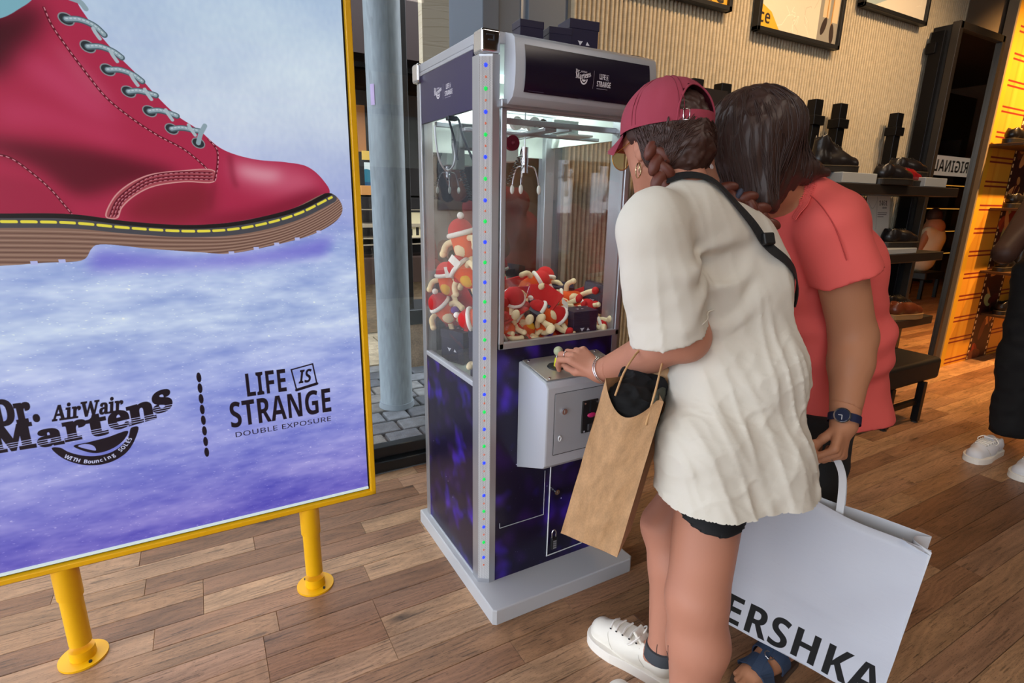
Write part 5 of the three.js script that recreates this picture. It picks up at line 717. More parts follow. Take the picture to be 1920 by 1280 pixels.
// ================================================================ woman in the white T-shirt
{
  const base = [0.9, 0, -0.74], A = thing('person', 'person in red cap and oversized white T-shirt working the joystick', 'person', base), add = (n, g, m, p = A) => wob(n, g, m, p, base);
  const shL = pz(1222, 425, -0.82), shR = pz(1395, 452, -0.83), elL = pz(1284, 632, -0.795), wrL = pz(1124, 697, -1.09), hd = orient(pz(1243, 266, -0.945), V(0.02, -0.2, -0.95));
  const hipL = pz(1352, 780, -0.805), hipR = pz(1392, 770, -0.835), knL = pz(1306, 1122, -0.65), anL = V(knL.x - 0.005, 0.09, knL.z + 0.02), knR = pz(1246, 985, -0.885), anR = pz(1240, 1226, -0.815); anR.y = Math.max(anR.y, 0.085);
  const nk = hd.at(0, -0.06, -0.035), nb = pz(1288, 375, -0.86);
  const K = joyAt.clone().add(V(0.0, 0.012, 0.0)), hand = handField(wrL, pz(1062, 652, -1.175).sub(wrL), V(-0.35, 0.8, 0.2), -1, [[0.75, 0.85, 0.5], [0.7, 0.95, 0.6], [0.75, 1.0, 0.6], [0.8, 1.05, 0.6]], 0.93, [0.5, 0.35, 0.35]);
  const body = join([headField(hd, 0.96), sdCap(nk, nb, 0.05, 0.056), sdCap(nb, shL, 0.04, 0.05), sdCap(nb, shR, 0.04, 0.045), sdCap(nb, hipL.clone().lerp(hipR, 0.5), 0.04, 0.06),
    sdCap(shL, elL, 0.056, 0.05), sdCap(elL, elL.clone().lerp(wrL, 0.35), 0.05, 0.046), sdCap(elL.clone().lerp(wrL, 0.35), wrL, 0.046, 0.029), sdCap(shR, V(1.08, 0.98, -0.9), 0.045, 0.042), sdCap(V(1.08, 0.98, -0.9), V(1.05, 0.95, -1.09), 0.042, 0.028),
    sdCap(hipL, hipR, 0.065), sdCap(hipL, hipL.clone().lerp(knL, 0.4), 0.065, 0.078), sdCap(hipL.clone().lerp(knL, 0.4), knL, 0.078, 0.062), sdCap(knL, knL.clone().lerp(anL, 0.3).add(V(0, 0, 0.012)), 0.06, 0.062), sdCap(knL.clone().lerp(anL, 0.3).add(V(0, 0, 0.012)), anL, 0.062, 0.036), sdCap(anL, anL.clone().add(V(-0.02, -0.045, -0.06)), 0.036, 0.03),
    sdCap(hipR, knR, 0.068, 0.058), sdCap(knR, knR.clone().lerp(anR, 0.3).add(V(0.01, 0, 0.022)), 0.056, 0.058), sdCap(knR.clone().lerp(anR, 0.3).add(V(0.01, 0, 0.022)), anR, 0.058, 0.033), sdCap(anR, anR.clone().add(V(-0.02, -0.045, -0.06)), 0.034, 0.03)], 0.022);
  const skin = skinMat('#b98069'), bf = (x, y, z) => smin(body(x, y, z), hand.f(x, y, z), 0.012);
  const [lo, hi] = limits([hd.c, nb, anL, anR, elL, knR, shR, V(1.13, 0.98, -0.86), hipL], 0.15);
  const cut = (f, c, rr) => f, big = net((x, y, z) => Math.max(body(x, y, z), -sdEll(hand.at(0.06, -0.01, 0), V(0.1, 0.1, 0.1))(x, y, z)), lo, hi, 0.0085);
  const hg = net((x, y, z) => Math.max(bf(x, y, z), sdEll(hand.at(0.06, -0.01, 0), V(0.106, 0.106, 0.106))(x, y, z)), hand.at(0.06, -0.01, 0).addScalar(-0.115), hand.at(0.06, -0.01, 0).addScalar(0.115), 0.003), headG = null;
  add('body', [big, hg], skin);
  eyes(hd, 0.96, A, base);
  // nails
  hand.fingers.forEach((q, i) => { const e = q.chain[3], d = e.clone().sub(q.chain[2]).normalize(); add('nail', [new THREE.SphereGeometry(0.0048, 10, 8).scale(1, 0.35, 1.35).applyQuaternion(new THREE.Quaternion().setFromUnitVectors(V(0, 0, 1), d)).translate(...e.clone().addScaledVector(hand.N, 0.0058).toArray())], std('#c9cba0', 0.2)); });
  // T-shirt
  const slEnd = pz(1256, 622, -0.805), slDir = slEnd.clone().sub(shL).normalize();
  const Q = (x, y, z, x2, y2, z2, r, r2) => sdCap(pz(x, y, z), pz(x2, y2, z2), r, r2 ?? r), heL = pz(1325, 985, -0.705), heR = pz(1428, 985, -0.67);
  const torso = join([Q(1226, 415, -0.83, 1385, 452, -0.83, 0.064, 0.062), Q(1285, 382, -0.86, 1260, 345, -0.9, 0.05, 0.046), Q(1290, 400, -0.86, 1390, 470, -0.83, 0.066), Q(1300, 540, -0.855, 1395, 545, -0.815, 0.09), Q(1345, 700, -0.81, 1412, 700, -0.765, 0.096), Q(1322, 850, -0.745, 1420, 860, -0.705, 0.104), sdCap(heL, heR, 0.112, 0.114), Q(1310, 540, -0.855, 1345, 700, -0.81, 0.084, 0.093), Q(1395, 520, -0.82, 1412, 700, -0.765, 0.084, 0.093), Q(1345, 700, -0.81, 1325, 985, -0.705, 0.093, 0.11), Q(1412, 700, -0.765, 1428, 985, -0.67, 0.093, 0.112)], 0.05);
  const sleeve = join([sdCap(shL.clone().add(V(0, -0.01, 0)), shL.clone().lerp(slEnd, 0.55), 0.068, 0.074), sdCap(shL.clone().lerp(slEnd, 0.5), slEnd.clone().addScaledVector(slDir, 0.05), 0.074, 0.082)], 0.03), sleeveR = sdCap(shR, V(1.1, 1.02, -0.88), 0.055, 0.07);
  const pit = pz(1338, 535, -0.76);
  const shirtBase = (x, y, z) => smin(smin(torso(x, y, z), Math.max(sleeve(x, y, z), (x - slEnd.x) * slDir.x + (y - slEnd.y) * slDir.y + (z - slEnd.z) * slDir.z - 0.004), 0.022), sleeveR(x, y, z), 0.03);
  const hemY = (x, z) => 0.592 - 0.12 * (z + 0.66), spine = pz(1290, 360, -0.84), tail = pz(1440, 900, -0.56), flow = tail.clone().sub(spine).normalize(), fs = V(0, 0, 0).crossVectors(flow, CB).normalize();
  const shirt = (x, y, z) => {
    const d = shirtBase(x, y, z), hem = hemY(x, z) - y; if (d > 0.04 || d < -0.04) return Math.max(d, hem);
    const px = x - spine.x, py = y - spine.y, pq = z - spine.z, al = px * flow.x + py * flow.y + pq * flow.z, ac = px * fs.x + py * fs.y + pq * fs.z, low = 1 - sstep(y, 0.8, 1.1);
    const drape = (ridge(noise3(ac * 17 + al * 1.5, al * 2.1, z * 2)) ** 2 - 0.4) * 0.0052 * (0.35 + 0.65 * sstep(al, 0.12, 0.35)), soft = noise3(x * 6, y * 5, z * 6) * 0.005;
    const dp = Math.hypot(x - pit.x, y - pit.y, z - pit.z), arm = Math.exp(-dp * dp / 0.009) * 0.009 * Math.sin((px * 0.5 - py) * 70 + noise3(x * 8, y * 8, z * 8) * 2.4);
    const crum = (ridge(noise3(x * 7 + 4, y * 12 + ac * 5, z * 7)) ** 5 * 0.0024 + ridge(noise3(x * 11, y * 20 - ac * 7, z * 11 + 7)) ** 6 * 0.0017) * (0.12 + low) + noise3(x * 26, y * 26, z * 26) * 0.0004;
    return Math.max(d - drape - soft - arm - crum, hem);
  };
  const [sl, sh] = limits([shL, shR, heL, heR, slEnd], 0.19); sl.y = 0.6; sh.y = nb.y + 0.13;
  const white = std('#d3cdc1', 0.85), tee = add('t_shirt', net(shirt, sl, sh, 0.0045), white);
  // hem lines and neck ribbing
  const ring = (c, n, r, f, lift) => { const u = V(0, 0, 0).crossVectors(n, V(0.3, 0.1, 1)).normalize(), v = V(0, 0, 0).crossVectors(n, u), o = []; for (let i = 0; i <= 60; i++) { const an = i / 60 * Math.PI * 2; let p = c.clone().addScaledVector(u, Math.cos(an) * r).addScaledVector(v, Math.sin(an) * r); o.push(p); } return o.map((p) => { for (let k = 0; k < 14; k++) { const d = f(p.x, p.y, p.z); const g2 = grad(f, p); g2.addScaledVector(n, -g2.dot(n)).normalize(); p.addScaledVector(g2, -d * 0.7); } return p; }); };
  add('hem_stitch', [new THREE.TubeGeometry(new THREE.CatmullRomCurve3(ring(slEnd.clone().addScaledVector(slDir, -0.022), slDir, 0.1, shirtBase).map((p) => p)), 90, 0.0018, 5)], std('#d8d2c6', 0.9), tee);
  // shorts
  const sf = join([sdCap(hipL, hipL.clone().lerp(knL, 0.4), 0.072, 0.084), sdCap(hipL.clone().lerp(knL, 0.4), hipL.clone().lerp(knL, 0.65), 0.084, 0.079), sdCap(hipR, hipR.clone().lerp(knR, 0.62), 0.074, 0.07)], 0.02);
  add('shorts', net((x, y, z) => Math.max(sf(x, y, z), 0.553 - y - 0.2 * (z + 0.66)), V(0.7, 0.5, -1.0), V(1.25, 0.93, -0.48), 0.005), std('#0e0e11', 0.8));
  // cross-body strap with slider
  const st = [[1248, 338, -0.86], [1280, 333, -0.84], [1318, 345, -0.82], [1352, 372, -0.8], [1385, 408, -0.78], [1412, 445, -0.77], [1436, 482, -0.76], [1454, 520, -0.76], [1468, 570, -0.76]].map((q) => pz(...q));
  const sm = add('bag_strap', [ribbon(curve(st, 40), 0.021, 0.003, (x, y, z) => shirtBase(x, y, z), 0.006)], std('#111114', 0.7)); const sp = onto(shirtBase, pz(1420, 452, -0.77), 0.012); add('slider', [rb(0.03, 0.026, 0.012, 0.004).applyQuaternion(new THREE.Quaternion().setFromUnitVectors(V(0, 0, 1), grad(shirtBase, sp))).translate(...sp.toArray())], M.black, sm);
  // cap
  {
    const c = orient(hd.at(0, 0.034, -0.012), hd.f.clone().addScaledVector(hd.u, 0.1), hd.u), R = V(0.0885, 0.092, 0.104), pos = [], idx = [], NU = 96, NV = 22, keep = (u, v) => { let a = Math.abs(((u / NU) * Math.PI * 2) - Math.PI); return !(a < 0.62 && v > NV * (0.5 + 0.5 * (1 - Math.sqrt(Math.max(0, 1 - (a / 0.62) ** 2))))); };
    const dome = (lift) => { const o = pos.length / 3; for (let v = 0; v <= NV; v++) for (let u = 0; u < NU; u++) { const th = u / NU * Math.PI * 2, ph = v / NV * 1.72, seam = Math.pow(Math.abs(Math.cos(th * 3)), 40) * 0.0016, k = 1 + lift - seam * 6 + noise3(Math.cos(th) * 2.5 * Math.sin(ph), ph * 2, Math.sin(th) * 2.5 * Math.sin(ph)) * 0.012, p = c.at(Math.sin(th) * Math.sin(ph) * R.x * k, (Math.cos(ph) * R.y + (ph > 1.57 ? 0 : 0)) * k, Math.cos(th) * Math.sin(ph) * R.z * k); pos.push(p.x, p.y, p.z); } for (let v = 0; v < NV; v++) for (let u = 0; u < NU; u++) if (keep(u + 0.5, v + 1)) { const a = o + v * NU + u, b = o + v * NU + (u + 1) % NU; lift ? idx.push(a, a + NU, b, b, a + NU, b + NU) : idx.push(a, b, a + NU, b, b + NU, a + NU); } };
    dome(0.025); dome(0); const g = new THREE.BufferGeometry(); g.setAttribute('position', new THREE.Float32BufferAttribute(pos, 3)); g.setIndex(idx); g.computeVertexNormals();
    const cloth = std('#9d3a4d', 0.92), cap = add('cap', g, cloth), loc = (p) => p;
    const rings = []; for (let i = 0; i <= 10; i++) { const t = i / 10, row = []; for (let j = 0; j <= 24; j++) { const a = (j / 24 - 0.5) * 2.2, ca = Math.cos(a); row.push([Math.sin(a) * R.x * (1.01 - t * 0.1), -0.014 - t * 0.016 - (1 - ca) * 0.03 * (0.4 + t), ca * R.z * 0.98 + t * 0.07 * Math.pow(Math.max(ca, 0), 0.6)]); } rings.push(row); }
    const sheet = (dy) => loft(rings.map((r) => r.map(([x, y, z]) => c.at(x, y + dy, z))), false); add('brim', [sheet(0.003), sheet(-0.001)], cloth, cap); const bt = c.at(0, R.y * 1.03, 0); add('button', [sph(0.007, bt.x, bt.y, bt.z, 1, 0.7, 1, 12)], cloth, cap);
    const arc = (a0, a1, y, k) => { const o = []; for (let i = 0; i <= 24; i++) { const a = lerp(a0, a1, i / 24); o.push(c.at(Math.sin(a) * R.x * k, y, Math.cos(a) * R.z * k)); } return o; };
    const band = (a0, a1, y, k, w, m, n, par) => { const P = arc(a0, a1, y, k), pos2 = [], id2 = []; P.forEach((p, i) => { for (const [dy, dr] of [[-w / 2, 0], [w / 2, 0], [w / 2, 0.0022], [-w / 2, 0.0022]]) { const q = p.clone().addScaledVector(c.u, dy).addScaledVector(p.clone().sub(c.at(0, y, 0)).normalize(), dr); pos2.push(q.x, q.y, q.z); } if (i) for (let e = 0; e < 4; e++) { const a = (i - 1) * 4 + e, b = (i - 1) * 4 + (e + 1) % 4; id2.push(a, a + 4, b, b, a + 4, b + 4); } }); const g3 = new THREE.BufferGeometry(); g3.setAttribute('position', new THREE.Float32BufferAttribute(pos2, 3)); g3.setIndex(id2); const h3 = g3.toNonIndexed(); h3.computeVertexNormals(); return add(n, h3, m, par); };
    band(Math.PI - 0.7, Math.PI + 0.7, -0.004, 1.0, 0.02, cloth, 'strap', cap); const bk = arc(Math.PI - 0.46, Math.PI - 0.4, -0.004, 1.02)[12], bo = orient(bk, bk.clone().sub(c.at(0, -0.004, 0)), c.u); add('buckle', [new THREE.TorusGeometry(0.0125, 0.0017, 6, 4).rotateZ(Math.PI / 4).scale(0.75, 1.15, 1).applyQuaternion(bo.q).translate(bk.x, bk.y, bk.z)], M.chrome, cap);
    for (const s of [-1, 1]) { const P = []; for (let i = 0; i <= 20; i++) { const a = Math.PI + s * 0.62 * i / 20, v = (0.5 + 0.5 * (1 - Math.sqrt(Math.max(0, 1 - (i / 20) ** 2)))) * 1.72; P.push(c.at(Math.sin(a) * Math.sin(v) * R.x * 1.02, Math.cos(v) * R.y * 1.02, Math.cos(a) * Math.sin(v) * R.z * 1.02)); } add('edge_binding', [new THREE.TubeGeometry(new THREE.CatmullRomCurve3(P), 40, 0.0022, 6)], cloth, cap); }
    for (let k = 0; k < 6; k++) for (const o of [-0.05, 0.05]) { const P = []; for (let i = 1; i <= 18; i++) { const v = i / 18 * (k === 3 ? 0.8 : 1.66), th = Math.PI / 6 * (2 * k + 1) + o / Math.max(0.4, Math.sin(v)), p = c.at(Math.sin(th) * Math.sin(v) * R.x * 1.026, Math.cos(v) * R.y * 1.026, Math.cos(th) * Math.sin(v) * R.z * 1.026); P.push(p); } add('seam', [new THREE.TubeGeometry(new THREE.CatmullRomCurve3(P), 30, 0.0008, 5)], std('#7c2233', 0.9), cap); }
  }
  // hair, plaits, scrunchie
  const hairMat = std('#3b221b', 0.5), auburn = std('#5c2a1c', 0.5);
  { const hs = join([sdEll(hd.at(0, 0.02, -0.014), V(0.082, 0.086, 0.097), hd.q), sdEll(hd.at(0, -0.022, -0.036), V(0.084, 0.07, 0.08), hd.q)], 0.02), nape = sdCap(hd.at(0, -0.035, -0.085), hd.at(0.01, -0.085, -0.07), 0.034, 0.02); const hf = (x, y, z) => { const d = smin(hs(x, y, z), nape(x, y, z), 0.03); const p = V(x, y, z).sub(hd.c), fz = p.dot(hd.f), fy = p.dot(hd.u); return Math.max(d - noise3(x * 60, y * 60, z * 12) * 0.0034 - noise3(x * 20, y * 20, z * 20) * 0.003, fz - 0.028 - fy * 0.3, -fy - 0.11, fz > -0.012 ? -fy - 0.004 : -1); };
    const [a, b] = limits([hd.c], 0.14); const hair = add('hair', net(hf, a, b, 0.0042), hairMat);
    const plait = (pts, r, n, mat, name) => { const cv = new THREE.CatmullRomCurve3(pts), geos = []; for (let i = 0; i < n; i++) { const t = (i + 0.5) / n, p = cv.getPoint(t), d = cv.getTangent(t), sd = i % 2 ? 1 : -1, side = V(0, 0, 0).crossVectors(d, CB).normalize(), k = r * (1 - t * 0.25); geos.push(new THREE.SphereGeometry(1, 14, 10).scale(k * 0.85, k * 1.5, k * 0.75).rotateZ(0).applyQuaternion(new THREE.Quaternion().setFromUnitVectors(V(0, 1, 0), d.clone().addScaledVector(side, sd * 0.75).normalize())).translate(p.x + side.x * sd * k * 0.45, p.y + side.y * sd * k * 0.45, p.z + side.z * sd * k * 0.45)); } geos.push(tube(pts, r * 0.5, 30, 8)); add(name, geos, mat, hair); };
    plait([hd.at(0.066, -0.01, -0.045), hd.at(0.07, -0.04, -0.055), hd.at(0.068, -0.072, -0.06), hd.at(0.066, -0.105, -0.06), hd.at(0.07, -0.14, -0.05)], 0.02, 8, auburn, 'plait'); plait([pz(1345, 355, -0.87), pz(1385, 372, -0.83), pz(1412, 385, -0.81), pz(1432, 405, -0.8), pz(1446, 430, -0.79)], 0.019, 7, auburn, 'plait');
    const sc = pz(1382, 368, -0.835); add('hair_tie', [new THREE.TorusGeometry(0.013, 0.006, 10, 20).applyQuaternion(new THREE.Quaternion().setFromUnitVectors(V(0, 0, 1), pz(1412, 385, -0.81).sub(sc).normalize())).translate(sc.x, sc.y, sc.z)], std('#3b3f52', 0.7), hair);
    const st = []; for (let i = 0; i < 240; i++) { const sd = i % 2 ? 1 : -1, a = Math.PI - sd * rnd(0.02, 1.75), r0 = hd.at(Math.sin(a) * 0.09, rnd(-0.03, 0.03), Math.cos(a) * 0.105 - 0.01), r1 = hd.at(sd * rnd(0.05, 0.07), rnd(-0.085, -0.02), -0.055 + rnd(-0.02, 0.02)), P = []; for (let k = 0; k <= 6; k++) P.push(onto(hf, r0.clone().lerp(r1, k / 6).addScaledVector(r0.clone().sub(hd.c), 0.1), 0.0006)); st.push(tube(P, rnd(0.0006, 0.0013), 12, 4)); } add('hair_strands', st, hairMat, hair).userData.kind = 'stuff'; }
  // spectacles, earring
  { const gold = std('#c79a4c', 0.25, { metalness: 0.9 }), gl = add('glasses', [...[-1, 1].map((s) => new THREE.TorusGeometry(0.024, 0.0012, 8, 36).applyQuaternion(hd.q).translate(...hd.at(s * 0.031, -0.012, 0.108).toArray())), bar(hd.at(-0.008, -0.006, 0.11), hd.at(0.008, -0.006, 0.11), 0.0012), bar(hd.at(0.055, -0.004, 0.106), hd.at(0.076, 0.004, 0), 0.0012), bar(hd.at(-0.055, -0.004, 0.106), hd.at(-0.076, 0.004, 0), 0.0012)], gold);
    for (const s of [-1, 1]) add('lens', [new THREE.CylinderGeometry(0.0238, 0.0238, 0.0008, 32).rotateX(Math.PI / 2).applyQuaternion(hd.q).translate(...hd.at(s * 0.031, -0.012, 0.108).toArray())], phys('#f1dcb6', 0.02, { transmission: 0.95, thickness: 0 }), gl);
    const e = hd.at(0.08, -0.066, -0.006); add('earring', [new THREE.TorusGeometry(0.0155, 0.0014, 8, 36).rotateY(0.5).translate(e.x, e.y, e.z), new THREE.TorusGeometry(0.009, 0.001, 8, 24).rotateY(0.9).translate(e.x + 0.002, e.y + 0.005, e.z)], std('#d8c49a', 0.2, { metalness: 1 })); }
  // bracelets, ring, tattoos
  { const w = elL.clone().lerp(wrL, 0.9), d = wrL.clone().sub(elL).normalize(), q = new THREE.Quaternion().setFromUnitVectors(V(0, 0, 1), d); const br = add('bracelet', [new THREE.TorusGeometry(0.036, 0.0017, 8, 40).applyQuaternion(q).translate(w.x, w.y - 0.002, w.z), new THREE.TorusGeometry(0.0375, 0.0014, 8, 40).applyQuaternion(q).rotateX(0.0).translate(w.x + d.x * 0.006, w.y - 0.003, w.z + d.z * 0.006)], M.chrome); const b2 = w.clone().add(V(-0.01, -0.04, 0.012)); add('charm', [sph(0.0042, b2.x, b2.y, b2.z, 1, 1, 1, 10), sph(0.0036, b2.x + 0.004, b2.y - 0.008, b2.z, 1, 1, 1, 10)], M.chrome, br);
    const ink = std('#3a2a28', 0.7), tat = (pts, r = 0.0008) => add('tattoo', [tube(pts.map((p) => onto(bf, p, 0.0001)), r, 40, 5)], ink); const T = (px, py, z) => pz(px, py, z);
    tat([T(1158, 690, -1.04), T(1167, 684, -1.04), T(1166, 677, -1.04), T(1172, 674, -1.04), T(1182, 676, -1.03), T(1184, 686, -1.03), T(1176, 692, -1.03), T(1169, 690, -1.03), T(1167, 684, -1.04)]);
    tat([T(1226, 1214, -0.8), T(1228, 1224, -0.8), T(1234, 1232, -0.8), T(1243, 1242, -0.8)]); tat([T(1265, 1208, -0.65), T(1266, 1222, -0.65), T(1273, 1234, -0.65), T(1280, 1230, -0.65), T(1274, 1216, -0.65), T(1268, 1226, -0.65), T(1278, 1240, -0.65), T(1288, 1246, -0.65)], 0.0007);
    const rq = hand.fingers[1].chain[0].clone().lerp(hand.fingers[1].chain[1], 0.55), rd = hand.fingers[1].chain[1].clone().sub(hand.fingers[1].chain[0]).normalize(); add('ring', [new THREE.TorusGeometry(0.0094, 0.0012, 8, 28).applyQuaternion(new THREE.Quaternion().setFromUnitVectors(V(0, 0, 1), rd)).translate(rq.x, rq.y, rq.z)], M.chrome); }
  // trainers, sock
  const hR = V(anR.x + 0.022, 0, anR.z + 0.045); trainer(A, [hR.x - base[0], 0, hR.z - base[2]], 1.9); trainer(A, [anL.x + 0.018 - base[0], 0, anL.z + 0.05 - base[2]], 1.85);
  add('sock', [cyl(0.046, 0.041, 0.03, anR.x, 0.093, anR.z, 24)], std('#3d4147', 0.9));
}
// ================================================================ woman in the coral top
{
  const base = [1.35, 0, -0.78], B = thing('person', 'person with long dark hair in a coral top holding the white carrier bag', 'person', base), add = (n, g, m, p = B) => wob(n, g, m, p, base);
  const hd = orient(pz(1392, 280, -0.93), V(-0.62, -0.38, -0.62)), shL = pz(1562, 432, -0.78), shR = V(shL.x - 0.06, shL.y + 0.02, -1.06), elL = pz(1600, 632, -0.735), wrL = pz(1582, 795, -0.668), hipL = V(1.5, 0.72, -0.83), hipR = V(1.52, 0.73, -0.96);
  const knL = V(1.39, 0.42, -0.77), anL = V(1.31, 0.08, -0.72), knR = V(1.47, 0.42, -0.95), anR = V(1.47, 0.08, -0.95), nb = pz(1478, 385, -0.92), nk = hd.at(0, -0.07, -0.03);
  const hand = handField(wrL, pz(1567, 868, -0.64).sub(wrL), CB.clone().multiplyScalar(0.8).add(V(0.55, 0, 0.1)), 1, [[1.0, 1.3, 0.8], [1.05, 1.35, 0.8], [1.1, 1.35, 0.8], [1.1, 1.4, 0.8]], 0.9, [0.6, 0.7, 0.5], 0.02);
  const body = join([headField(hd, 0.98), sdCap(nk, nb, 0.052, 0.06), sdCap(nb, shL, 0.045, 0.055), sdCap(nb, shR, 0.045, 0.05), sdCap(nb, hipL.clone().lerp(hipR, 0.5), 0.05, 0.08), sdCap(shL, elL, 0.06, 0.052), sdCap(elL, elL.clone().lerp(wrL, 0.3), 0.05, 0.048), sdCap(elL.clone().lerp(wrL, 0.3), wrL, 0.048, 0.031), sdCap(shR, V(1.27, 0.98, -1.15), 0.055, 0.045), sdCap(V(1.27, 0.98, -1.15), V(1.16, 0.9, -1.08), 0.045, 0.03), sdCap(hipL, hipR, 0.075)], 0.025);
  const skin = skinMat('#b07a5b'), bf = (x, y, z) => smin(body(x, y, z), hand.f(x, y, z), 0.012), hc = hand.at(0.06, -0.02, 0), sphIn = sdEll(hc, V(0.1, 0.1, 0.1)), sphOut = sdEll(hc, V(0.106, 0.106, 0.106)), [lo, hi] = limits([hd.c, shL, shR, elL, wrL, hipL, hipR, V(1.16, 0.9, -1.15)], 0.15);
  add('body', [net((x, y, z) => Math.max(body(x, y, z), -sphIn(x, y, z)), lo, hi, 0.0085), net((x, y, z) => Math.max(bf(x, y, z), sphOut(x, y, z)), hc.clone().addScalar(-0.115), hc.clone().addScalar(0.115), 0.003)], skin); eyes(hd, 0.98, B, base);
  // coral top
  const Q = (x, y, z, x2, y2, z2, r, r2) => sdCap(pz(x, y, z), pz(x2, y2, z2), r, r2 ?? r), heL = pz(1520, 800, -0.86), heR = pz(1582, 800, -0.835), slEnd = pz(1588, 518, -0.752), slDir = slEnd.clone().sub(shL).normalize();
  const torso = join([Q(1470, 395, -1.0, 1565, 412, -0.81, 0.072, 0.075), Q(1500, 395, -0.9, 1560, 440, -0.85, 0.09), Q(1490, 500, -0.95, 1572, 500, -0.87, 0.108), Q(1520, 640, -0.9, 1578, 640, -0.86, 0.114), sdCap(heL, heR, 0.12), Q(1572, 500, -0.87, 1578, 640, -0.86, 0.106, 0.112), Q(1578, 640, -0.86, 1582, 780, -0.84, 0.112, 0.118), Q(1478, 470, -0.93, 1500, 640, -0.9, 0.098), Q(1500, 640, -0.9, 1520, 800, -0.86, 0.105)], 0.05), sleeve = sdCap(shL.clone().add(V(0, 0, -0.01)), slEnd.clone().addScaledVector(slDir, 0.04), 0.08, 0.084), slR = sdCap(shR, V(1.25, 1.04, -1.1), 0.065, 0.07), hb = pz(1600, 786, -0.76).y - 0.03;
  const topB = (x, y, z) => smin(smin(torso(x, y, z), Math.max(sleeve(x, y, z), (x - slEnd.x) * slDir.x + (y - slEnd.y) * slDir.y + (z - slEnd.z) * slDir.z), 0.03), slR(x, y, z), 0.03);
  const top = (x, y, z) => { const d = topB(x, y, z); if (Math.abs(d) > 0.04) return Math.max(d, hb - y); const roll = sstep(y, 0.7, 0.78) * (1 - sstep(y, 0.95, 1.02)); const f = roll * (Math.sin(y * 58 + noise3(x * 4, y * 3, z * 4) * 2.2) * 0.0045) + noise3(x * 7, y * 5, z * 7) * 0.004; return Math.max(d - f, hb - y); };
  const [sl, sh] = limits([shL, shR, heL, heR, slEnd], 0.18); sl.y = 0.58; const coral = std('#e35f59', 0.8), tp = add('coral_top', net(top, sl, sh, 0.0058), coral);
  { const P = [pz(1462, 400, -0.86), pz(1474, 384, -0.85), pz(1488, 368, -0.84), pz(1504, 354, -0.84), pz(1520, 345, -0.85)].map((p) => onto(topB, p, 0.003)), cv = new THREE.CatmullRomCurve3(P); const lo2 = []; for (let i = 0; i < 26; i++) { const p = cv.getPoint(i / 25), n = grad(topB, p), t = cv.getTangent(i / 25), s = t.clone().cross(n).normalize(); for (const k of [-0.009, 0, 0.009]) { const c2 = p.clone().addScaledVector(s, k); lo2.push(new THREE.TorusGeometry(0.0038, 0.0013, 5, 10).applyQuaternion(new THREE.Quaternion().setFromUnitVectors(V(0, 0, 1), n)).translate(c2.x, c2.y, c2.z)); } } add('crochet_trim', lo2, coral, tp).userData.kind = 'stuff'; 
    add('shoulder_seam', [tube(curve([pz(1512, 345, -0.83), pz(1545, 392, -0.77), pz(1568, 435, -0.74), pz(1592, 490, -0.7)], 24).map((p) => onto(topB, p, 0.004)), 0.0014, 60, 5)], std('#bd403d', 0.8), tp); }
  // trousers
  const tf = join([sdCap(hipL, hipR, 0.088), sdCap(hipL, knL, 0.092, 0.08), sdCap(knL, anL.clone().add(V(0, 0.1, 0)), 0.08, 0.072), sdCap(hipR, knR, 0.092, 0.08), sdCap(knR, anR.clone().add(V(0, 0.1, 0)), 0.08, 0.072)], 0.03); add('trousers', net((x, y, z) => Math.max(tf(x, y, z) - noise3(x * 12, y * 9, z * 12) * 0.006, 0.14 - y, y - hb - 0.05), V(1.15, 0.1, -1.12), V(1.72, 0.92, -0.55), 0.011), std('#121214', 0.85));
  // bare feet in blue strap sandals, toes towards the machine
  for (const [a, turn, n] of [[V(1.305, 0, -0.7), Math.PI + 0.12, 0], [V(1.47, 0, -0.95), Math.PI - 0.1, 1]]) {
    const g = new THREE.Group(); g.name = 'sandal'; g.position.set(a.x - base[0], 0, a.z - base[2]); g.rotation.y = turn; B.add(g); const toes = [[0.228, 0.02, -0.026, 0.0125], [0.232, 0.018, -0.004, 0.0095], [0.226, 0.018, 0.012, 0.009], [0.216, 0.017, 0.026, 0.0085], [0.202, 0.017, 0.038, 0.008]].map(([x, y, z, r]) => sdCap(V(x - 0.045, y + 0.012, z * 0.9), V(x, y + 0.006, z), r + 0.002, r));
    const ff = join([sdCap(V(0.03, 0.05, 0), V(0.02, 0.16, 0), 0.032, 0.034), sdCap(V(0.03, 0.045, 0), V(0.1, 0.045, 0), 0.03, 0.034), sdCap(V(0.06, 0.075, 0), V(0.17, 0.035, -0.005), 0.034, 0.024), sdCap(V(0.1, 0.035, 0.01), V(0.18, 0.03, 0.015), 0.03, 0.022)], 0.02), foot = (x, y, z) => { let m = 1e9; for (const t of toes) m = Math.min(m, t(x, y, z)); return Math.max(smin(ff(x, y, z), m, 0.01), 0.018 - y); };
    obj('foot', net(foot, V(-0.03, 0.01, -0.06), V(0.27, 0.17, 0.07), 0.004), skin, g); obj('sole', shoeSole(0.25, 0.098, 0.02), std('#4a3a30', 0.7), g); const blue = std('#2b3c56', 0.8);
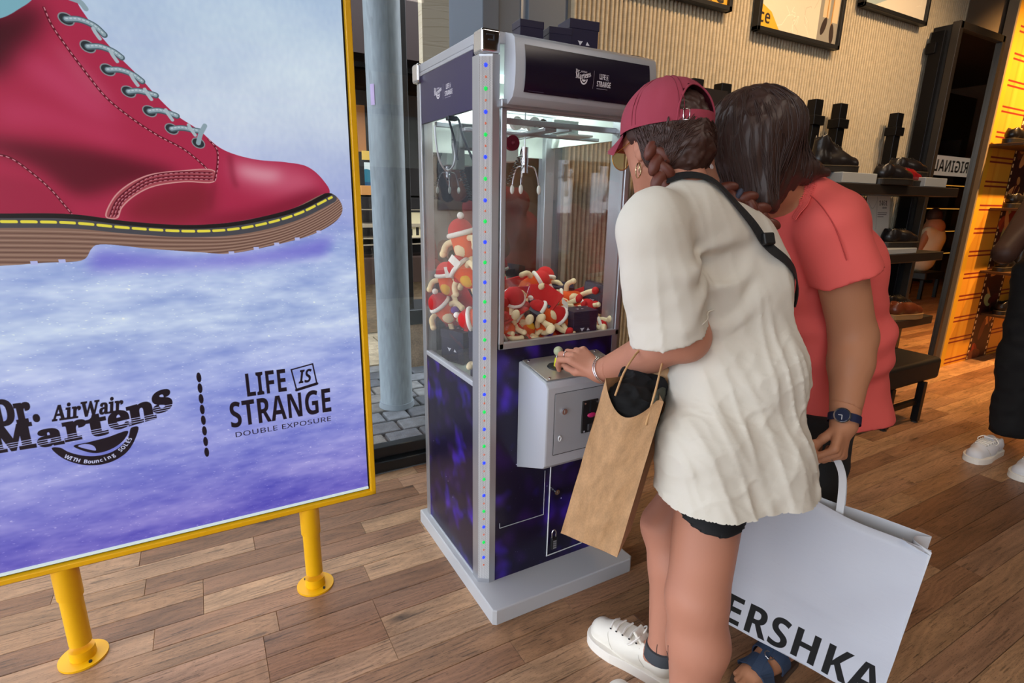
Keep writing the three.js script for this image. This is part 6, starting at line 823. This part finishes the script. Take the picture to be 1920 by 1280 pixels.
    const strap = (pts, w) => obj('strap', ribbon(curve(pts.map((p) => V(...p)), 24), w, 0.004, foot, 0.003), blue, g); strap([[0.19, 0.03, -0.06], [0.175, 0.055, -0.03], [0.165, 0.065, 0.005], [0.155, 0.05, 0.035], [0.145, 0.025, 0.05]], 0.042); strap([[0.1, 0.03, -0.05], [0.11, 0.07, -0.03], [0.12, 0.09, 0], [0.1, 0.07, 0.03], [0.09, 0.03, 0.045]], 0.034); strap([[0.19, 0.06, -0.004], [0.15, 0.085, 0], [0.11, 0.1, 0], [0.07, 0.125, 0]], 0.022); strap([[-0.01, 0.07, -0.03], [0.03, 0.115, -0.036], [0.065, 0.125, 0], [0.03, 0.115, 0.036], [-0.01, 0.07, 0.03]], 0.018);
    const rp = onto(foot, V(0.142, 0.09, -0.01), 0.009); obj('ring', new THREE.TorusGeometry(0.011, 0.0018, 8, 24).rotateX(Math.PI / 2 - 0.4).translate(rp.x, rp.y, rp.z), M.chrome, g);
  }
  // long hair
  { const hm = std('#3a2620', 0.48); const E = (x, y, z, a, b, c) => sdEll(hd.at(x, y, z), V(a, b, c), hd.q);
    const vol = join([E(0, 0.03, -0.022, 0.09, 0.098, 0.106), sdCap(hd.at(0.0, 0.02, -0.06), pz(1435, 335, -0.92), 0.08, 0.06), sdCap(hd.at(0.06, 0.01, -0.02), hd.at(0.085, -0.13, 0.0), 0.05, 0.026), sdCap(hd.at(-0.06, 0.0, -0.01), hd.at(-0.08, -0.14, 0.02), 0.045, 0.02), sdCap(pz(1440, 315, -0.9), pz(1500, 318, -0.86), 0.05, 0.026), sdCap(pz(1490, 314, -0.865), pz(1552, 324, -0.84), 0.025, 0.008), sdCap(pz(1385, 310, -0.91), pz(1392, 365, -0.89), 0.06, 0.03), sdCap(pz(1430, 320, -0.91), pz(1446, 388, -0.87), 0.06, 0.014)], 0.05);
    const hf = (x, y, z) => { const d = vol(x, y, z); if (Math.abs(d) > 0.03) return d; const px = x - hd.c.x, pz2 = z - hd.c.z, fz = px * hd.f.x + (y - hd.c.y) * hd.f.y + pz2 * hd.f.z; return Math.max(d - noise3(x * 70 + y * 10, y * 4, z * 70) * 0.0022 - noise3(x * 25, y * 4, z * 25) * 0.003, fz - 0.07); };
    const [a, b] = limits([hd.c, pz(1552, 322, -0.83), pz(1448, 388, -0.82)], 0.15), hair = add('hair', net(hf, a, b, 0.0045), hm), crown = hd.at(0, 0.12, -0.05), st = [];
    for (let i = 0; i < 260; i++) { const an = rnd(0, Math.PI * 2), out = rnd(0.6, 1), end = hd.at(Math.sin(an) * 0.11, -0.1 * out - 0.05, Math.cos(an) * 0.1 - 0.03), P = []; const n = 7; for (let j = 0; j <= n; j++) { const t = j / n, p = crown.clone().lerp(end, t).addScaledVector(hd.at(Math.sin(an) * 0.11, 0.04, Math.cos(an) * 0.11 - 0.03).sub(hd.c), 0.6 * Math.sin(t * Math.PI)); P.push(onto(hf, p, 0.0008)); } st.push(tube(P, rnd(0.0007, 0.0013), 14, 4)); }
    add('hair_strands', st, hm, hair).userData.kind = 'stuff'; }
  // watch, ring
  { const d = wrL.clone().sub(elL).normalize(), w = wrL.clone().addScaledVector(d, -0.012), q = new THREE.Quaternion().setFromUnitVectors(V(0, 0, 1), d), wt = add('wristwatch', [new THREE.CylinderGeometry(0.036, 0.036, 0.02, 40, 1, true).applyQuaternion(new THREE.Quaternion().setFromUnitVectors(V(0, 1, 0), d)).translate(w.x, w.y, w.z)], std('#141a3c', 0.6, { side: THREE.DoubleSide })), n = EYE.clone().sub(w).addScaledVector(CR, -0.25).normalize(); n.addScaledVector(d, -n.dot(d)).normalize(); const c = w.clone().addScaledVector(n, 0.036), fq = new THREE.Quaternion().setFromUnitVectors(V(0, 1, 0), n);
    add('case', [new THREE.CylinderGeometry(0.0185, 0.0195, 0.008, 36).applyQuaternion(fq).translate(c.x, c.y, c.z)], M.chrome, wt); const f2 = c.clone().addScaledVector(n, 0.0042); add('dial', [new THREE.CylinderGeometry(0.0155, 0.0155, 0.001, 32).applyQuaternion(fq).translate(f2.x, f2.y, f2.z)], std('#101b3a', 0.25), wt); const f3 = c.clone().addScaledVector(n, 0.0052); add('watch_hands', [bar(f3, f3.clone().addScaledVector(d, 0.011), 0.0008, 6), bar(f3, f3.clone().addScaledVector(V(0, 0, 0).crossVectors(d, n), 0.008), 0.0008, 6)], M.whitePaint, wt);
    const q2 = hand.fingers[2].chain, rp = q2[0].clone().lerp(q2[1], 0.5); add('ring', [new THREE.TorusGeometry(0.0092, 0.0014, 8, 28).applyQuaternion(new THREE.Quaternion().setFromUnitVectors(V(0, 0, 1), q2[1].clone().sub(q2[0]).normalize())).translate(rp.x, rp.y, rp.z)], M.chrome); }
}
// ================================================================ person at the right edge, seated woman across the shop
{
  const base = [3.56, 0, -0.95], C = thing('person', 'person in black trousers and white trainers walking past the yellow wall', 'person', base), add = (n, g, m) => wob(n, g, m, C, base), hd = orient(V(3.56, 1.5, -0.95), V(-1, -0.05, 0)), L = (x, y, z) => V(3.56 + x, y, -0.95 + z);
  const el = pz(1884, 474, -1.12), f = join([headField(hd, 1), sdCap(L(0, 1.42, 0), L(0, 1.3, 0), 0.055), sdCap(L(0, 1.29, -0.15), L(0, 1.29, 0.15), 0.06), sdCap(L(0, 1.25, 0), L(0, 0.9, 0), 0.13), sdCap(L(0, 1.28, -0.17), el, 0.052, 0.046), sdCap(el, V(el.x + 0.12, el.y + 0.16, el.z + 0.05), 0.046, 0.032), sdCap(L(0, 1.28, 0.17), L(0.02, 1.0, 0.2), 0.05, 0.042), sdCap(L(0.02, 1.0, 0.2), L(-0.05, 0.82, 0.2), 0.042, 0.035)], 0.025), [a, b] = limits([hd.c, L(0, 0.8, 0), el, L(0, 1, 0.2)], 0.17); add('body', net(f, a, b, 0.012), skinMat('#3f2a22'));
  const t = join([sdCap(L(0, 1.3, -0.13), L(0, 1.3, 0.13), 0.075), sdCap(L(0, 1.22, 0), L(0, 0.92, 0), 0.15, 0.14)], 0.05); add('t_shirt', net(t, L(-0.3, 0.75, -0.35), L(0.3, 1.45, 0.35), 0.012), std('#22262c', 0.85));
  const tr = join([sdCap(L(0, 0.9, -0.07), L(0, 0.9, 0.07), 0.13), sdCap(L(0, 0.88, -0.08), L(0.0, 0.48, -0.09), 0.11, 0.088), sdCap(L(0, 0.48, -0.09), L(0.02, 0.1, -0.07), 0.088, 0.08), sdCap(L(0, 0.88, 0.08), L(0.02, 0.48, 0.1), 0.11, 0.088), sdCap(L(0.02, 0.48, 0.1), L(0.06, 0.1, 0.12), 0.088, 0.08)], 0.03); add('trousers', net((x, y, z) => Math.max(tr(x, y, z) - noise3(x * 10, y * 12, z * 10) * 0.008, 0.07 - y), L(-0.3, 0.05, -0.35), L(0.3, 1.1, 0.35), 0.011), std('#0f0f12', 0.9));
  add('hair', net((x, y, z) => Math.max(sdEll(hd.at(0, 0.03, -0.02), V(0.086, 0.095, 0.104), hd.q)(x, y, z), (V(x, y, z).sub(hd.c).dot(hd.f)) - 0.05), hd.at(0, 0, 0).addScalar(-0.15), hd.at(0, 0, 0).addScalar(0.15), 0.01), std('#120d0c', 0.8));
  const toe = pY(1822, 868); trainer(C, [toe.x + 0.262 - base[0], 0, toe.z + 0.0 - base[2]], Math.PI - 0.03, 'trainer', '#dcdce0'); const t2 = pY(1916, 905); trainer(C, [t2.x + 0.27 - base[0], 0, t2.z - base[2]], Math.PI - 0.1, 'trainer', '#dcdce0');
}
{
  const back = (px, py, zr) => { const p = pz(px, py, 2 * MZ - zr); p.z = zr; return p; }, zr = 0.15, ch = back(1738, 440, zr), base = [ch.x, 0, zr], D = thing('person', 'seated person in a pale top by the lit shelving across the shop', 'person', base), add = (n, g, m) => wob(n, g, m, D, base), hd = orient(back(1752, 408, zr), V(0.6, -0.3, 0.7)), hip = V(ch.x, 0.5, zr), nb = hd.at(0, -0.14, -0.03);
  add('body', net(join([headField(hd, 1), sdCap(hd.at(0, -0.08, -0.02), nb, 0.05), sdCap(nb, hip, 0.12), sdCap(V(nb.x - 0.15, nb.y - 0.06, nb.z), V(nb.x - 0.18, nb.y - 0.33, nb.z + 0.05), 0.05, 0.04), sdCap(V(nb.x + 0.15, nb.y - 0.06, nb.z), V(nb.x + 0.18, nb.y - 0.33, nb.z + 0.05), 0.05, 0.04), sdCap(hip, V(hip.x - 0.1, 0.48, hip.z + 0.4), 0.09, 0.07), sdCap(hip, V(hip.x + 0.1, 0.48, hip.z + 0.4), 0.09, 0.07), sdCap(V(hip.x + 0.1, 0.48, hip.z + 0.4), V(hip.x + 0.1, 0.06, hip.z + 0.4), 0.07, 0.045), sdCap(V(hip.x - 0.1, 0.48, hip.z + 0.4), V(hip.x - 0.1, 0.06, hip.z + 0.4), 0.07, 0.045)], 0.03), V(hip.x - 0.35, 0, hip.z - 0.25), V(hip.x + 0.45, hd.c.y + 0.2, hip.z + 0.6), 0.015), skinMat('#a8785e'));
  add('t_shirt', net(join([sdCap(V(nb.x - 0.12, nb.y - 0.07, nb.z), V(nb.x + 0.12, nb.y - 0.07, nb.z), 0.08), sdCap(V(nb.x, nb.y - 0.15, nb.z), hip, 0.15, 0.16)], 0.06), V(hip.x - 0.3, 0.3, hip.z - 0.3), V(hip.x + 0.4, nb.y + 0.1, hip.z + 0.3), 0.014), std('#cfc8b0', 0.9)); add('hair', net(sdEll(hd.at(0, 0.01, -0.03), V(0.09, 0.11, 0.1), hd.q), hd.at(0, 0, 0).addScalar(-0.16), hd.at(0, 0, 0).addScalar(0.16), 0.012), std('#2a120c', 0.7));
  const sx = hip.x, st = thing('stool', 'black square stool under the seated person', 'stool', [sx, 0, zr]); obj('seat', rb(0.5, 0.1, 0.42, 0.02, 0, 0.31, 0), M.black, st); for (const [x, z] of [[-0.2, -0.16], [0.2, -0.16], [-0.2, 0.16], [0.2, 0.16]]) obj('leg', rspan(x - 0.02, x + 0.02, 0, 0.27, z - 0.02, z + 0.02, 0.003), M.blackMetal, st);
}
// ---------------------------------------------------------------- white carrier bag with big capitals
{
  const at = [1.232, 0.5035, -0.70], t = thing('carrier_bag', 'large white paper carrier bag with black capitals hanging from the hand', 'bag', at); t.rotation.order = 'YXZ'; t.rotation.set(-0.2, -1.151, -0.09);
  const w = 0.54, h = 0.385, d = 0.1, n = 24, paper = std('#cfd1d6', 0.6, { side: THREE.DoubleSide }), sheet = (f, nu = n, nv = n) => { const pos = [], idx = [], uv = []; for (let j = 0; j <= nv; j++) for (let i = 0; i <= nu; i++) { const p = f(i / nu, j / nv); pos.push(...p); uv.push(i / nu, 1 - j / nv); } for (let j = 0; j < nv; j++) for (let i = 0; i < nu; i++) { const a = j * (nu + 1) + i; idx.push(a, a + nu + 1, a + 1, a + 1, a + nu + 1, a + nu + 2); } const g = new THREE.BufferGeometry(); g.setAttribute('position', new THREE.Float32BufferAttribute(pos, 3)); g.setAttribute('uv', new THREE.Float32BufferAttribute(uv, 2)); g.setIndex(idx); g.computeVertexNormals(); return g; };
  const T = canvasTex(1024, 824, (c, W, H2) => { c.fillStyle = '#e9ebf2'; c.fillRect(0, 0, W, H2); for (let i = 0; i < 900; i++) { c.fillStyle = i % 2 ? 'rgba(200,202,212,0.2)' : 'rgba(255,255,255,0.25)'; c.fillRect(rnd(W), rnd(H2), rnd(2, 40), 1); } c.fillStyle = '#101012'; c.font = 'bold 150px sans-serif'; c.save(); c.translate(207, H2 - 16); c.scale(806 / c.measureText('BERSHKA').width, 1.5); c.fillText('BERSHKA', 0, 0); c.restore(); });
  const crease = (v) => Math.exp(-(((v - 0.66) / 0.012) ** 2)) * -0.0025;
  obj('front', sheet((u, v) => { const pull = Math.exp(-(((u - 0.5) / 0.16) ** 2)) * (1 - v) * 0.02; return [(u - 0.5) * w, -v * h + pull * 0.6, (v > 0.02 ? 0.012 : 0) * 1 - pull + crease(v) + noise3(u * 3, v * 3, 5) * 0.006 + Math.sin((u - 0.5) * 9 + v * 2) * 0.004 * (1 - v)]; }, 40, 40), std('#cfd1d6', 0.85, { map: T, side: THREE.DoubleSide }), t);
  const rim = (u) => Math.exp(-(((u - 0.42) / 0.12) ** 2)) * 0.03;
  obj('back', sheet((u, v) => [(u - 0.5) * w, -v * h + rim(u) * (1 - v) + 0.012 * (1 - v), -d * (0.75 + 0.25 * v) + Math.exp(-(((u - 0.5) / 0.16) ** 2)) * (1 - v) * 0.05]), paper, t);
  for (const s of [-1, 1]) obj('gusset', sheet((u, v) => [s * (w / 2 - Math.sin(u * Math.PI) * 0.035 * (1 - v * 0.8)), -v * h + 0.012 * (1 - v) * u, 0.012 - u * d * (0.82 + 0.18 * v)], 12, 12), paper, t);
  obj('bottom', [sheet((u, v) => [(u - 0.5) * w, -h, 0.012 - v * (d + 0.012)], 6, 3)], paper, t);
  obj('corner_fold', sheet((u, v) => [w / 2 - 0.055 + u * 0.056, 0.004 - u * 0.012 - v * 0.016 * Math.sin(u * Math.PI), 0.013 - v * 0.022], 10, 6), paper, t);
  for (const z of [0.0, -0.05]) obj('handle', ribbon(curve([[-0.045, -0.05, z + (z ? 0.004 : -0.012)], [-0.03, 0.02, z - 0.016], [0.008, 0.1, -0.03], [0.036, 0.13, -0.03], [0.064, 0.1, -0.03], [0.084, 0.02, z - 0.016], [0.09, -0.05, z + (z ? 0.004 : -0.012)]].map((p) => V(...p)), 40), 0.016, 0.0012, null, 0, V(0, 0, 1)), paper, t);
}
// ---------------------------------------------------------------- brown kraft paper bag on the forearm
{
  const at = [0.776, 0.834, -0.828], t = thing('paper_bag', 'brown kraft paper bag with dark clothes hanging from the forearm', 'bag', at); t.rotation.order = 'YXZ'; t.rotation.set(-0.266, -0.891, -0.168);
  const w = 0.13, d = 0.2, h = 0.36, kraft = std('#c39a70', 0.75, { side: THREE.DoubleSide, map: dataTex(256, 256, (u, v) => { const k = 1 + noise3(u * 8, v * 8, 90) * 0.05 + noise3(u * 50, v * 50, 91) * 0.05; return [232 * k, 228 * k, 222 * k]; }) });
  const sheet = (f, nu, nv, cutTop) => { const pos = [], idx = [], uv = []; for (let j = 0; j <= nv; j++) for (let i = 0; i <= nu; i++) { const u = i / nu, v = j / nv, p = f(u, v); pos.push(...p); uv.push(u, v); } for (let j = 0; j < nv; j++) for (let i = 0; i < nu; i++) { const a = j * (nu + 1) + i; idx.push(a, a + nu + 1, a + 1, a + 1, a + nu + 1, a + nu + 2); } const g = new THREE.BufferGeometry(); g.setAttribute('position', new THREE.Float32BufferAttribute(pos, 3)); g.setAttribute('uv', new THREE.Float32BufferAttribute(uv, 2)); g.setIndex(idx); g.computeVertexNormals(); return g; };
  const dip = (u) => 0.062 * Math.sin(Math.min(1, u * 1.12) * Math.PI) ** 0.8 + 0.012 * u, cre = (u, v) => noise3(u * 2, v * 3, 95) * 0.003 + ridge(noise3(u * 2, v * 3, 96)) ** 6 * 0.002 - Math.exp(-(((v - 0.74) / 0.012) ** 2)) * 0.002 * (u > 0.45 ? 1 : 0) - Math.exp(-(((u - 0.45) / 0.02) ** 2)) * 0.0015 * (v > 0.74 ? 1 : 0);
  obj('front', sheet((u, v) => [(u - 0.5) * w, -lerp(dip(u), h, v), cre(u, v) + Math.sin(u * Math.PI) * 0.008 * (1 - v)], 26, 44), kraft, t);
  obj('back', sheet((u, v) => [(u - 0.5) * w, -lerp(-0.02 + 0.02 * Math.cos(u * 9), h, v), -d + cre(u, v)], 16, 26), kraft, t);
  obj('side', sheet((u, v) => [w / 2 - Math.sin(u * Math.PI) * 0.022 * (1 - v), -lerp(lerp(dip(1), -0.02, u), h, v), -u * d + cre(u, v) * 0.5], 18, 36), kraft, t);
  obj('side', sheet((u, v) => [-w / 2 + Math.sin(u * Math.PI) * 0.02 * (1 - v), -lerp(0.0 - 0.02 * u, h, v), -u * d], 18, 36), kraft, t);
  obj('bottom', [sheet((u, v) => [(u - 0.5) * w, -h, -v * d], 4, 4)], kraft, t);
  obj('side_flap', sheet((u, v) => [-0.02 + u * 0.085, 0.035 - v * 0.05 + Math.sin(u * 2.4) * 0.02, -d * 0.6 - v * 0.01], 12, 6), kraft, t);
  for (const z of [0.004, -d + 0.01]) obj('handle', [tube([[-0.035, -0.03, z], [-0.032, 0.03, z - 0.02], [-0.012, 0.095, -0.08], [0.008, 0.105, -0.09], [0.026, 0.09, -0.08], [0.04, 0.03, z - 0.02], [0.044, -0.07, z]], 0.0024, 50, 7)], std('#c49a6a', 0.8), t);
  const cloth = (n, label, c, f, lo, hi, group) => { const o = new THREE.Group(); o.name = numbered(n); scene.add(o); o.position.copy(t.position); o.rotation.copy(t.rotation); tag(o, label, 'clothing', 'clothes in the paper bag'); obj('fabric', net(f, lo, hi, 0.005), std(c, 0.95), o); return o; };
  const lump = (list, k, a) => { const f = join(list, k); return (x, y, z) => Math.max(f(x, y, z) - noise3(x * 30, y * 30, z * 30) * a - ridge(noise3(x * 20 + 5, y * 20, z * 20)) ** 4 * a, Math.abs(x) - w / 2 + 0.007, -z - d + 0.01, z + 0.006, -y - h + 0.02); };
  cloth('folded_garment', 'black folded garment sticking out of the paper bag', '#0f0f11', lump([sdEll(V(-0.01, -0.05, -0.06), V(0.06, 0.05, 0.05)), sdEll(V(-0.005, -0.02, -0.12), V(0.055, 0.045, 0.05)), sdCap(V(-0.04, 0.0, -0.14), V(0.03, 0.0, -0.12), 0.03)], 0.02, 0.005), V(-0.08, -0.14, -0.2), V(0.08, 0.06, 0.01));
  cloth('folded_garment', 'olive grey garment tucked beside the black one in the paper bag', '#4a4d42', lump([sdCap(V(0.02, -0.09, -0.03), V(0.052, -0.06, -0.03), 0.024), sdEll(V(0.045, -0.05, -0.1), V(0.02, 0.06, 0.07)), sdEll(V(0.02, -0.14, -0.05), V(0.05, 0.05, 0.04))], 0.015, 0.004), V(-0.08, -0.2, -0.2), V(0.08, 0.05, 0.01));
}
renderer.render(scene, camera);
